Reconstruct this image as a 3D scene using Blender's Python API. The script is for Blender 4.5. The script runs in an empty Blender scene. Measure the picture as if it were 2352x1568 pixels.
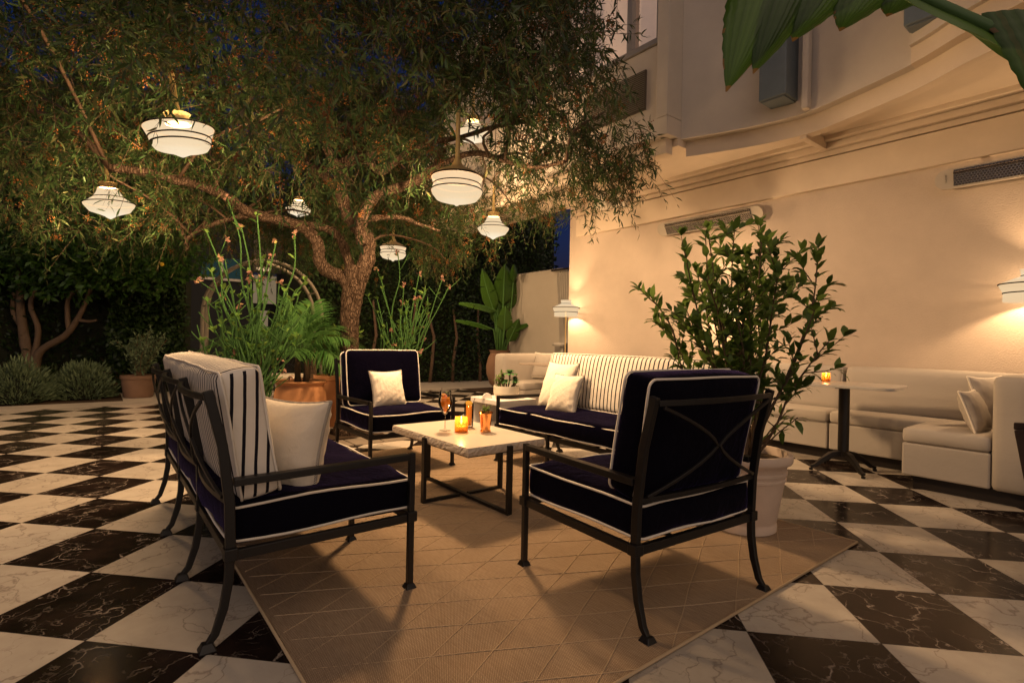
import bpy, math, random
import numpy as np
from mathutils import Vector, Matrix, Euler
random.seed(7); RNG = np.random.default_rng(7)
PI = math.pi
S = bpy.context.scene
COL = S.collection
# ------------------------------------------------------------------ camera geometry (metres, camera over the origin looking along +y)
H = 1.056; FPX = 1210.88; PIT = -.0024; ROLL = .0199
_fw = Vector((0, math.cos(PIT), math.sin(PIT))); _r0 = Vector((1, 0, 0)); _u0 = _r0.cross(_fw)
RT = _r0*math.cos(ROLL)+_u0*math.sin(ROLL); UP = -_r0*math.sin(ROLL)+_u0*math.cos(ROLL)
CAM = Vector((0, 0, H))
def at(px, py, Y):
    """a point of the place at depth Y that the survey sheet (2352 wide) shows at px, py"""
    d = _fw + RT*((px-1176)/FPX) - UP*((py-784)/FPX)
    return CAM + d*(Y/d.y)
A0 = math.atan2(.785, -.62)                     # the wall runs along U, V points into the wall
U = Vector((math.cos(A0), math.sin(A0), 0)); V = Vector((U.y, -U.x, 0))
RZ_WALL = math.atan2(-U.y, -U.x)                # local x = -U (along the wall towards the viewer's right), local y = V
def uv(u, v, z=0): return U*u+V*v+Vector((0, 0, z))
def face_rz(f): return math.atan2(-f.x, f.y)    # turn local +y to face f

# ------------------------------------------------------------------ objects
def thing(name, label, cat, loc=(0, 0, 0), rz=0, group=None, kind=None):
    o = bpy.data.objects.new(name, None); COL.objects.link(o)
    o.location = loc; o.rotation_euler = (0, 0, rz); o.empty_display_size = .05
    return tag(o, label, cat, group, kind)
def tag(o, label=None, cat=None, group=None, kind=None):
    if label: o['label'] = label
    if cat: o['category'] = cat
    if group: o['group'] = group
    if kind: o['kind'] = kind
    return o
def dup(o, parent=None):
    c = o.copy(); COL.objects.link(c)
    if parent is not None: c.parent = parent
    for ch in list(o.children): dup(ch, c)
    return c
class MB:
    def __init__(s): s.v = []; s.f = []
    def add(s, vs, fs):
        b = len(s.v); s.v += [tuple(x) for x in vs]; s.f += [tuple(i+b for i in f) for f in fs]; return s
    def box(s, c, d, rot=None):
        x, y, z = d[0]/2, d[1]/2, d[2]/2
        vs = [Vector((a*x, b*y, e*z)) for e in (-1, 1) for a, b in ((-1, -1), (1, -1), (1, 1), (-1, 1))]
        if rot is not None: vs = [rot @ q for q in vs]
        c = Vector(c); return s.add([q+c for q in vs], [(3, 2, 1, 0), (4, 5, 6, 7), (0, 1, 5, 4), (1, 2, 6, 5), (2, 3, 7, 6), (3, 0, 4, 7)])
    def span(s, a, b):
        a = Vector(a); b = Vector(b); return s.box((a+b)/2, (abs(b.x-a.x), abs(b.y-a.y), abs(b.z-a.z)))
    def bar(s, pts, w, h, up=(0, 0, 1)):
        """rectangular bar swept along pts; w across, h along up"""
        pts = [Vector(p) for p in pts]; n = len(pts); vs = []; up = Vector(up)
        for i, p in enumerate(pts):
            t = (pts[min(i+1, n-1)]-pts[max(i-1, 0)]).normalized(); sd = t.cross(up).normalized(); uu = sd.cross(t)
            wi = w[i] if isinstance(w, (list, tuple)) else w; hi = h[i] if isinstance(h, (list, tuple)) else h
            vs += [p+sd*a*wi/2+uu*b*hi/2 for a, b in ((-1, -1), (1, -1), (1, 1), (-1, 1))]
        fs = [(3, 2, 1, 0), tuple(4*(n-1)+k for k in range(4))]
        for i in range(n-1):
            for k in range(4): fs.append((4*i+k, 4*i+(k+1) % 4, 4*i+4+(k+1) % 4, 4*i+4+k))
        return s.add(vs, fs)
    def tube(s, pts, r, n=8, closed=False, jit=0):
        pts = [Vector(p) for p in pts]; m = len(pts); vs = []; nrm = None
        for i, p in enumerate(pts):
            if closed: t = (pts[(i+1) % m]-pts[i-1]).normalized()
            else: t = (pts[min(i+1, m-1)]-pts[max(i-1, 0)]).normalized()
            if nrm is None: nrm = t.orthogonal().normalized()
            nrm = (nrm-t*nrm.dot(t)).normalized(); bn = t.cross(nrm)
            ri = r[i] if isinstance(r, (list, tuple)) else r
            for k in range(n):
                a = 2*PI*k/n; rr = ri*(1+jit*random.uniform(-1, 1)) if jit else ri
                vs.append(p+(nrm*math.cos(a)+bn*math.sin(a))*rr)
        fs = []
        for i in range(m if closed else m-1):
            j = (i+1) % m
            for k in range(n): fs.append((i*n+k, i*n+(k+1) % n, j*n+(k+1) % n, j*n+k))
        if not closed: fs += [tuple(range(n-1, -1, -1)), tuple((m-1)*n+k for k in range(n))]
        return s.add(vs, fs)
    def lathe(s, prof, n=32, c=(0, 0, 0), cap0=True, cap1=True):
        c = Vector(c); vs = []; fs = []; m = len(prof)
        for r, z in prof: vs += [c+Vector((r*math.cos(2*PI*k/n), r*math.sin(2*PI*k/n), z)) for k in range(n)]
        for i in range(m-1):
            for k in range(n): fs.append((i*n+k, i*n+(k+1) % n, (i+1)*n+(k+1) % n, (i+1)*n+k))
        if cap0 and prof[0][0] > 1e-4: fs.append(tuple(range(n-1, -1, -1)))
        if cap1 and prof[-1][0] > 1e-4: fs.append(tuple((m-1)*n+k for k in range(n)))
        return s.add(vs, fs)
    def prism(s, poly, z0, z1):
        n = len(poly); vs = [(x, y, z0) for x, y in poly]+[(x, y, z1) for x, y in poly]
        return s.add(vs, [tuple(range(n-1, -1, -1)), tuple(range(n, 2*n))]+[(i, (i+1) % n, n+(i+1) % n, n+i) for i in range(n)])
    def shift(s, d, i0=0):
        d = Vector(d)
        for i in range(i0, len(s.v)): s.v[i] = tuple(Vector(s.v[i])+d)
        return s
    def xform(s, M, i0=0):
        for i in range(i0, len(s.v)): s.v[i] = tuple(M @ Vector(s.v[i]))
        return s
    def build(s, name, mat, parent=None, smooth=False, bevel=0, label=None, angle=None):
        me = bpy.data.meshes.new(name); me.from_pydata(s.v, [], s.f); me.validate()
        o = bpy.data.objects.new(name, me); COL.objects.link(o); me.materials.append(mat)
        if smooth:
            me.polygons.foreach_set('use_smooth', [True]*len(me.polygons))
            if angle: me.set_sharp_from_angle(angle=math.radians(angle))
        if parent is not None: o.parent = parent
        if bevel:
            b = o.modifiers.new('bevel', 'BEVEL'); b.width = bevel; b.segments = 2; b.limit_method = 'ANGLE'; b.angle_limit = .7
        if label: o['label'] = label
        return o
def np_mesh(name, verts, nper, faces, mat, parent=None, rnd=None, smooth=False):
    """many copies of one little face set: verts (N,nper,3); faces = list of index tuples within one copy"""
    N = len(verts); me = bpy.data.meshes.new(name)
    me.vertices.add(N*nper); me.vertices.foreach_set('co', np.ascontiguousarray(verts, dtype=np.float32).ravel())
    idx = np.concatenate([np.array(f) for f in faces]); cnt = np.array([len(f) for f in faces])
    loops = (np.arange(N)[:, None]*nper+idx[None]).ravel().astype(np.int32)
    tot = np.tile(cnt, N); start = np.concatenate([[0], np.cumsum(tot)[:-1]])
    me.loops.add(len(loops)); me.loops.foreach_set('vertex_index', loops)
    me.polygons.add(len(tot)); me.polygons.foreach_set('loop_start', start.astype(np.int32))
    try: me.polygons.foreach_set('loop_total', tot.astype(np.int32))
    except Exception: pass
    if smooth: me.polygons.foreach_set('use_smooth', np.ones(len(tot), dtype=bool))
    me.update(calc_edges=True)
    at_ = me.attributes.new('rnd', 'FLOAT', 'FACE')
    r = RNG.random(N) if rnd is None else rnd
    at_.data.foreach_set('value', np.repeat(r, len(faces)).astype(np.float32))
    me.materials.append(mat)
    o = bpy.data.objects.new(name, me); COL.objects.link(o)
    if parent is not None: o.parent = parent
    return o
def unit(a): return a/np.maximum(np.linalg.norm(a, axis=-1, keepdims=True), 1e-9)
def rand_dirs(n): return unit(RNG.normal(size=(n, 3)))
LEAF_F = [(0, 2, 1), (1, 2, 4, 3), (3, 4, 5)]
def leaf_verts(P, D, N, L, W, bend=.1):
    """lanceolate leaves: base P, direction D, upper side N, length L, width W"""
    P = np.asarray(P, float); D = unit(np.asarray(D, float)); N = np.asarray(N, float); N = unit(N-D*np.sum(N*D, -1, keepdims=True))
    Sd = np.cross(D, N); n = len(P); L = np.broadcast_to(np.asarray(L, float), (n,))[:, None]; W = np.broadcast_to(np.asarray(W, float), (n,))[:, None]
    out = np.zeros((n, 6, 3)); out[:, 0] = P
    a = P+D*L*.35+N*L*bend*.7; b = P+D*L*.7+N*L*bend*.4; t = P+D*L-N*L*bend
    out[:, 1] = a-Sd*W*.5; out[:, 2] = a+Sd*W*.5; out[:, 3] = b-Sd*W*.38; out[:, 4] = b+Sd*W*.38; out[:, 5] = t
    return out

# ------------------------------------------------------------------ materials
MATS = {}
class NT:
    def __init__(s, name):
        s.m = bpy.data.materials.new(name); s.m.use_nodes = True; s.t = s.m.node_tree; s.t.nodes.clear()
        s.out = s.n('ShaderNodeOutputMaterial')
    def n(s, typ, **kw):
        nd = s.t.nodes.new(typ)
        for k, v in kw.items():
            if k.startswith('i_'): nd.inputs[int(k[2:]) if k[2:].isdigit() else k[2:].replace('_', ' ')].default_value = v
            else: setattr(nd, k, v)
        return nd
    def l(s, a, b): s.t.links.new(a, b)
    def math(s, op, a, b=None, c=None):
        nd = s.n('ShaderNodeMath', operation=op)
        for i, q in enumerate((a, b, c)):
            if q is None: continue
            if isinstance(q, (int, float)): nd.inputs[i].default_value = q
            else: s.l(q, nd.inputs[i])
        return nd.outputs[0]
    def mix(s, f, a, b):
        nd = s.n('ShaderNodeMix', data_type='RGBA')
        for i, q in ((0, f), (6, a), (7, b)):
            if isinstance(q, (int, float)): nd.inputs[i].default_value = q
            elif isinstance(q, tuple): nd.inputs[i].default_value = (*q[:3], 1)
            else: s.l(q, nd.inputs[i])
        return nd.outputs[2]
    def ramp(s, f, stops):
        nd = s.n('ShaderNodeValToRGB'); cr = nd.color_ramp
        while len(cr.elements) < len(stops): cr.elements.new(.5)
        for e, (p, c) in zip(cr.elements, stops): e.position = p; e.color = (*c, 1) if isinstance(c, tuple) else (c, c, c, 1)
        s.l(f, nd.inputs[0]); return nd.outputs[0]
    def noise(s, vec, scale, detail=3, rough=.5, dist=0):
        nd = s.n('ShaderNodeTexNoise'); nd.inputs['Scale'].default_value = scale; nd.inputs['Detail'].default_value = detail
        nd.inputs['Roughness'].default_value = rough; nd.inputs['Distortion'].default_value = dist
        if vec is not None: s.l(vec, nd.inputs['Vector'])
        return nd.outputs[0]
    def bump(s, h, strength, dist=.01):
        nd = s.n('ShaderNodeBump'); nd.inputs['Strength'].default_value = strength; nd.inputs['Distance'].default_value = dist
        s.l(h, nd.inputs['Height']); return nd.outputs[0]
    def bsdf(s, col, rough=.5, metal=0, normal=None, spec=.5, **kw):
        b = s.n('ShaderNodeBsdfPrincipled')
        for key, q in (('Base Color', col), ('Roughness', rough), ('Metallic', metal), ('Specular IOR Level', spec)):
            if isinstance(q, tuple): b.inputs[key].default_value = (*q[:3], 1)
            elif isinstance(q, (int, float)): b.inputs[key].default_value = q
            else: s.l(q, b.inputs[key])
        for k, q in kw.items(): b.inputs[k.replace('_', ' ')].default_value = q
        if normal is not None: s.l(normal, b.inputs['Normal'])
        return b.outputs[0]
    def done(s, sh): s.l(sh, s.out.inputs[0]); return s.m
    def obj(s): return s.n('ShaderNodeTexCoord').outputs['Object']
def simple(name, col, rough=.5, metal=0, var=.15, vscale=8, bump=0, bscale=60, spec=.5, crease=0, **kw):
    t = NT(name); o = t.obj(); f = t.noise(o, vscale, 4)
    c = t.mix(f, tuple(x*(1-var) for x in col), tuple(min(1, x*(1+var)) for x in col))
    nm = None
    if crease:   # soft folds and dents of stretched cloth, under the weave
        h = t.math('ADD', t.noise(o, 5.5, 2, .5, 1.6), t.math('MULTIPLY', t.noise(o, 17, 2, .5, 2.5), .35)); b1 = t.n('ShaderNodeBump'); b1.inputs['Strength'].default_value = crease; b1.inputs['Distance'].default_value = .03; t.l(h, b1.inputs['Height']); nm = b1.outputs[0]
        if bump:
            b2 = t.n('ShaderNodeBump'); b2.inputs['Strength'].default_value = bump; b2.inputs['Distance'].default_value = .01; t.l(t.noise(o, bscale, 3, .6), b2.inputs['Height']); t.l(nm, b2.inputs['Normal']); nm = b2.outputs[0]
    elif bump: nm = t.bump(t.noise(o, bscale, 3, .6), bump, .01)
    return t.done(t.bsdf(c, rough, metal, nm, spec, **kw))
def leafmat(name, c0, c1, trans=.3, rough=.45, c2=None):
    t = NT(name); a = t.n('ShaderNodeAttribute', attribute_name='rnd').outputs['Fac']
    c = t.ramp(a, [(0, c0), (.75, c1), (1, c2 or c1)])
    b = t.bsdf(c, rough, 0, None, .4); tr = t.n('ShaderNodeBsdfTranslucent'); t.l(c, tr.inputs[0])
    m = t.n('ShaderNodeMixShader'); m.inputs[0].default_value = trans; t.l(b, m.inputs[1]); t.l(tr.outputs[0], m.inputs[2])
    return t.done(m.outputs[0])
def glassy(name, tint, gloss=1.0, rough=.02, body=None, bodymix=0):
    """thin glass: what is behind shows through, tinted, with a fresnel reflection"""
    t = NT(name); tr = t.n('ShaderNodeBsdfTransparent'); tr.inputs[0].default_value = (*tint, 1)
    g = t.n('ShaderNodeBsdfGlossy'); g.inputs['Roughness'].default_value = rough
    fr = t.n('ShaderNodeFresnel'); fr.inputs[0].default_value = 1.45
    m = t.n('ShaderNodeMixShader'); t.l(t.math('MULTIPLY', fr.outputs[0], gloss), m.inputs[0]); t.l(tr.outputs[0], m.inputs[1]); t.l(g.outputs[0], m.inputs[2])
    sh = m.outputs[0]
    if body:
        d = t.n('ShaderNodeBsdfTranslucent'); d.inputs[0].default_value = (*body, 1); df = t.n('ShaderNodeBsdfDiffuse'); df.inputs[0].default_value = (*body, 1)
        mb_ = t.n('ShaderNodeMixShader'); mb_.inputs[0].default_value = .45; t.l(d.outputs[0], mb_.inputs[1]); t.l(df.outputs[0], mb_.inputs[2])
        m2 = t.n('ShaderNodeMixShader'); m2.inputs[0].default_value = bodymix; t.l(sh, m2.inputs[1]); t.l(mb_.outputs[0], m2.inputs[2]); sh = m2.outputs[0]
    return t.done(sh)
def emit(name, col, s):
    t = NT(name); e = t.n('ShaderNodeEmission'); e.inputs[0].default_value = (*col, 1); e.inputs[1].default_value = s
    return t.done(e.outputs[0])
def lampglass(name, col, s, clear, z0=0.0):
    """lit opal glass: glows most round the bulb, more amber away from it, and lets part of the bulb's light straight through"""
    t = NT(name); o = t.obj(); v = t.n('ShaderNodeVectorMath', operation='SUBTRACT'); v.inputs[1].default_value = (0, 0, z0); t.l(o, v.inputs[0])
    ln = t.n('ShaderNodeVectorMath', operation='LENGTH'); t.l(v.outputs[0], ln.inputs[0])
    c = t.ramp(ln.outputs['Value'], [(.05, (1.15, .98, .72)), (.19, col), (.30, (col[0]*.95, col[1]*.88, col[2]*.80))])
    e = t.n('ShaderNodeEmission'); t.l(c, e.inputs[0]); e.inputs[1].default_value = s
    tr = t.n('ShaderNodeBsdfTransparent'); m = t.n('ShaderNodeMixShader'); m.inputs[0].default_value = clear
    t.l(e.outputs[0], m.inputs[1]); t.l(tr.outputs[0], m.inputs[2]); return t.done(m.outputs[0])

TILE = .4573; TILE_TH = -.1361; TILE_O = (-3.0655, 3.4083)
def mat_tiles():
    t = NT('checker_marble'); o = t.obj()
    sc = t.n('ShaderNodeVectorMath', operation='SCALE'); sc.inputs['Scale'].default_value = 1/TILE; t.l(o, sc.inputs[0])
    fl = t.n('ShaderNodeVectorMath', operation='FLOOR'); t.l(sc.outputs[0], fl.inputs[0])
    fr = t.n('ShaderNodeVectorMath', operation='FRACTION'); t.l(sc.outputs[0], fr.inputs[0])
    s1 = t.n('ShaderNodeSeparateXYZ'); t.l(fl.outputs[0], s1.inputs[0]); s2 = t.n('ShaderNodeSeparateXYZ'); t.l(fr.outputs[0], s2.inputs[0])
    par = t.math('FLOORED_MODULO', t.math('ADD', s1.outputs[0], s1.outputs[1]), 2.0)      # 0 black, 1 white
    white = t.math('GREATER_THAN', par, .5)
    cell = t.n('ShaderNodeCombineXYZ'); t.l(s1.outputs[0], cell.inputs[0]); t.l(s1.outputs[1], cell.inputs[1])
    wn = t.n('ShaderNodeTexWhiteNoise', noise_dimensions='3D'); t.l(cell.outputs[0], wn.inputs['Vector'])
    # each slab is cut from its own piece of stone: shift the pattern by the cell
    off = t.n('ShaderNodeVectorMath', operation='SCALE'); off.inputs['Scale'].default_value = 37.0; t.l(wn.outputs['Color'], off.inputs[0])
    p = t.n('ShaderNodeVectorMath', operation='ADD'); t.l(sc.outputs[0], p.inputs[0]); t.l(off.outputs[0], p.inputs[1])
    rt = t.n('ShaderNodeVectorRotate', rotation_type='Z_AXIS'); t.l(p.outputs[0], rt.inputs['Vector']); t.l(t.math('MULTIPLY', wn.outputs['Value'], 6.28), rt.inputs['Angle'])
    P = rt.outputs[0]
    def warp(scale, amt):
        nz = t.n('ShaderNodeTexNoise'); nz.inputs['Scale'].default_value = scale; nz.inputs['Detail'].default_value = 5; t.l(P, nz.inputs['Vector'])
        m = t.n('ShaderNodeVectorMath', operation='MULTIPLY_ADD'); m.inputs[1].default_value = (amt,)*3
        t.l(nz.outputs['Color'], m.inputs[0]); t.l(P, m.inputs[2]); return m.outputs[0]
    def vein(scale, wscale, wamt, width, stretch=(1, 1, 1)):
        mp = t.n('ShaderNodeMapping'); mp.inputs['Scale'].default_value = stretch; t.l(warp(wscale, wamt), mp.inputs['Vector'])
        vo = t.n('ShaderNodeTexVoronoi', feature='DISTANCE_TO_EDGE'); vo.inputs['Scale'].default_value = scale; t.l(mp.outputs[0], vo.inputs['Vector'])
        return t.ramp(vo.outputs['Distance'], [(0, 1.0), (width, 0.0)])
    mask = t.ramp(t.noise(P, 2.2, 3), [(.42, 0.0), (.62, 1.0)])
    mask2 = t.ramp(t.noise(P, 3.1, 2), [(.48, 0.0), (.66, 1.0)])
    vb = t.math('MULTIPLY', vein(2.0, 2.2, .9, .02, (1, .5, 1)), mask)
    vb2 = t.math('MULTIPLY', vein(5.5, 4, .7, .036, (1, .35, 1)), mask2)
    cloud = t.noise(P, 3.0, 6, .6)
    blk = t.mix(t.ramp(cloud, [(.35, 0.0), (.75, 1.0)]), (.008, .0055, .005), (.026, .016, .013))
    blk = t.mix(t.math('MULTIPLY', t.math('MAXIMUM', vb, t.math('MULTIPLY', vb2, .8)), t.ramp(t.noise(P, 9, 3), [(.3, .15), (.65, .95)])), blk, (.44, .37, .31))
    vw = t.math('MULTIPLY', vein(1.7, 2.5, .8, .02, (1, .42, 1)), .6)
    vw2 = t.math('MULTIPLY', t.math('MULTIPLY', vein(4.2, 4, .7, .03, (1, .6, 1)), mask2), .55)
    wht = t.mix(t.ramp(cloud, [(.3, 0.0), (.7, 1.0)]), (.42, .365, .30), (.54, .48, .40))
    wht = t.mix(t.ramp(t.noise(P, 1.2, 3), [(.35, 0.0), (.75, .5)]), wht, (.40, .36, .31))
    wht = t.mix(t.math('MAXIMUM', vw, vw2), wht, (.16, .12, .10))
    tone = t.math('ADD', .74, t.math('MULTIPLY', wn.outputs['Value'], .38))
    tn = t.n('ShaderNodeMix', data_type='RGBA', blend_type='MULTIPLY'); tn.inputs[0].default_value = 1
    t.l(t.mix(white, blk, wht), tn.inputs[6]); t.l(tone, tn.inputs[7])
    ex = t.math('MINIMUM', t.math('MINIMUM', s2.outputs[0], t.math('SUBTRACT', 1.0, s2.outputs[0])), t.math('MINIMUM', s2.outputs[1], t.math('SUBTRACT', 1.0, s2.outputs[1])))
    joint = t.math('LESS_THAN', ex, .0032)
    col = t.mix(joint, tn.outputs[2], (.03, .024, .02))
    rough = t.math('ADD', t.math('ADD', .05, t.math('MULTIPLY', t.noise(o, 3.5, 6, .7), .24)), t.math('MULTIPLY', joint, .4))
    nm = t.bump(t.math('ADD', t.math('MULTIPLY', t.noise(o, 4, 2), .3), t.math('MULTIPLY', joint, -.5)), .05, .01)
    return t.done(t.bsdf(col, rough, 0, nm, .12))
def mat_rug():
    t = NT('woven_jute'); o = t.obj(); s = t.n('ShaderNodeSeparateXYZ'); t.l(o, s.inputs[0]); x, y = s.outputs[0], s.outputs[1]
    w1 = t.math('SINE', t.math('MULTIPLY', x, 2*PI/.0105)); w2 = t.math('SINE', t.math('MULTIPLY', y, 2*PI/.0065))
    weave = t.math('MULTIPLY', w1, w2)
    mp = t.n('ShaderNodeMapping'); mp.inputs['Scale'].default_value = (3, 60, 3); t.l(o, mp.inputs[0])
    str1 = t.noise(mp.outputs[0], 6, 4, .6); blot = t.noise(o, 4, 4)
    c = t.mix(t.ramp(str1, [(.3, 0.0), (.7, 1.0)]), (.35, .25, .165), (.72, .565, .40))
    c = t.mix(t.math('MULTIPLY', t.ramp(blot, [(.35, 0.0), (.7, 1.0)]), .35), c, (.42, .29, .18))
    c = t.mix(t.ramp(weave, [(0, .75), (1, 0.0)]), c, (.15, .095, .055))
    h = t.math('ADD', weave, t.math('MULTIPLY', str1, .8))
    return t.done(t.bsdf(c, .9, 0, t.bump(h, .55, .004), .15))
def mat_stripe():
    t = NT('striped_canvas'); tc = t.n('ShaderNodeTexCoord'); s = t.n('ShaderNodeSeparateXYZ'); t.l(tc.outputs['Object'], s.inputs[0])
    n = t.n('ShaderNodeSeparateXYZ'); t.l(tc.outputs['Normal'], n.inputs[0])
    side = t.math('GREATER_THAN', t.math('ABSOLUTE', n.outputs[0]), .72)
    wob = t.math('MULTIPLY', t.math('SUBTRACT', t.noise(tc.outputs['Object'], 7, 2), .5), .006)
    co = t.math('ADD', t.math('ADD', t.math('MULTIPLY', side, s.outputs[1]), t.math('MULTIPLY', t.math('SUBTRACT', 1.0, side), s.outputs[0])), wob)
    fr = t.math('FRACT', t.math('ADD', t.math('DIVIDE', co, .0405), 100.0)); st = t.math('LESS_THAN', fr, .27)
    c = t.mix(st, t.mix(t.noise(tc.outputs['Object'], 5, 3), (.66, .60, .52), (.76, .70, .61)), (.008, .007, .012))
    return t.done(t.bsdf(c, .85, 0, t.bump(t.noise(tc.outputs['Object'], 6, 3, .5, 1.5), .22, .03), .2))
def mat_cord():
    t = NT('herringbone_cord'); o = t.obj(); s = t.n('ShaderNodeSeparateXYZ'); t.l(o, s.inputs[0])
    k = t.math('SINE', t.math('MULTIPLY', t.math('ADD', t.math('ADD', s.outputs[0], s.outputs[2]), t.math('MULTIPLY', s.outputs[1], 2.0)), 2*PI/.009))
    return t.done(t.bsdf(t.mix(t.math('GREATER_THAN', k, 0.0), (.02, .018, .025), (.62, .55, .46)), .85, spec=.2))
def mat_stucco(name, c, bs=.5):
    t = NT(name); o = t.obj()
    cc = t.mix(t.ramp(t.noise(o, 1.1, 6, .65), [(.3, 0.0), (.7, 1.0)]), tuple(x*.86 for x in c), tuple(x*1.04 for x in c))
    return t.done(t.bsdf(cc, .8, 0, t.bump(t.noise(o, 78, 4, .55), bs*.7, .014), .25))
def mat_bark():
    t = NT('grey_brown_bark'); o = t.obj(); mp = t.n('ShaderNodeMapping'); mp.inputs['Scale'].default_value = (1, 1, .28); t.l(o, mp.inputs[0])
    v = t.n('ShaderNodeTexVoronoi', feature='DISTANCE_TO_EDGE'); v.inputs['Scale'].default_value = 46; t.l(t_warp(t, mp.outputs[0], 14, .06), v.inputs['Vector'])
    n = t.noise(mp.outputs[0], 24, 5, .65)
    c = t.mix(t.ramp(n, [(.3, 0.0), (.7, 1.0)]), (.045, .029, .019), (.14, .095, .066))
    c = t.mix(t.ramp(v.outputs['Distance'], [(0, .85), (.14, 0.0)]), c, (.03, .019, .012))
    h = t.math('ADD', t.ramp(v.outputs['Distance'], [(0, 0.0), (.2, 1.0)]), t.math('MULTIPLY', n, .6))
    return t.done(t.bsdf(c, .85, 0, t.bump(h, .9, .02), .2))
def t_warp(t, P, scale, amt):
    nz = t.n('ShaderNodeTexNoise'); nz.inputs['Scale'].default_value = scale; t.l(P, nz.inputs['Vector'])
    m = t.n('ShaderNodeVectorMath', operation='MULTIPLY_ADD'); m.inputs[1].default_value = (amt,)*3
    t.l(nz.outputs['Color'], m.inputs[0]); t.l(P, m.inputs[2]); return m.outputs[0]
def mat_grille():
    t = NT('perforated_steel'); tc = t.n('ShaderNodeTexCoord'); s = t.n('ShaderNodeSeparateXYZ'); t.l(tc.outputs['Object'], s.inputs[0])
    P = .022; row = t.math('FLOOR', t.math('DIVIDE', s.outputs[2], P*.866)); sh = t.math('MULTIPLY', t.math('FLOORED_MODULO', row, 2.0), .5)
    fx = t.math('SUBTRACT', t.math('FRACT', t.math('ADD', t.math('DIVIDE', s.outputs[0], P), sh)), .5)
    fz = t.math('MULTIPLY', t.math('SUBTRACT', t.math('FRACT', t.math('DIVIDE', s.outputs[2], P*.866)), .5), .866)
    d = t.math('SQRT', t.math('ADD', t.math('MULTIPLY', fx, fx), t.math('MULTIPLY', fz, fz)))
    hole = t.math('LESS_THAN', d, .36)
    b1 = t.bsdf((.62, .60, .58), .25, .9); b2 = t.bsdf((.03, .025, .022), .5)
    m = t.n('ShaderNodeMixShader'); t.l(hole, m.inputs[0]); t.l(b1, m.inputs[1]); t.l(b2, m.inputs[2]); return t.done(m.outputs[0])
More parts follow.
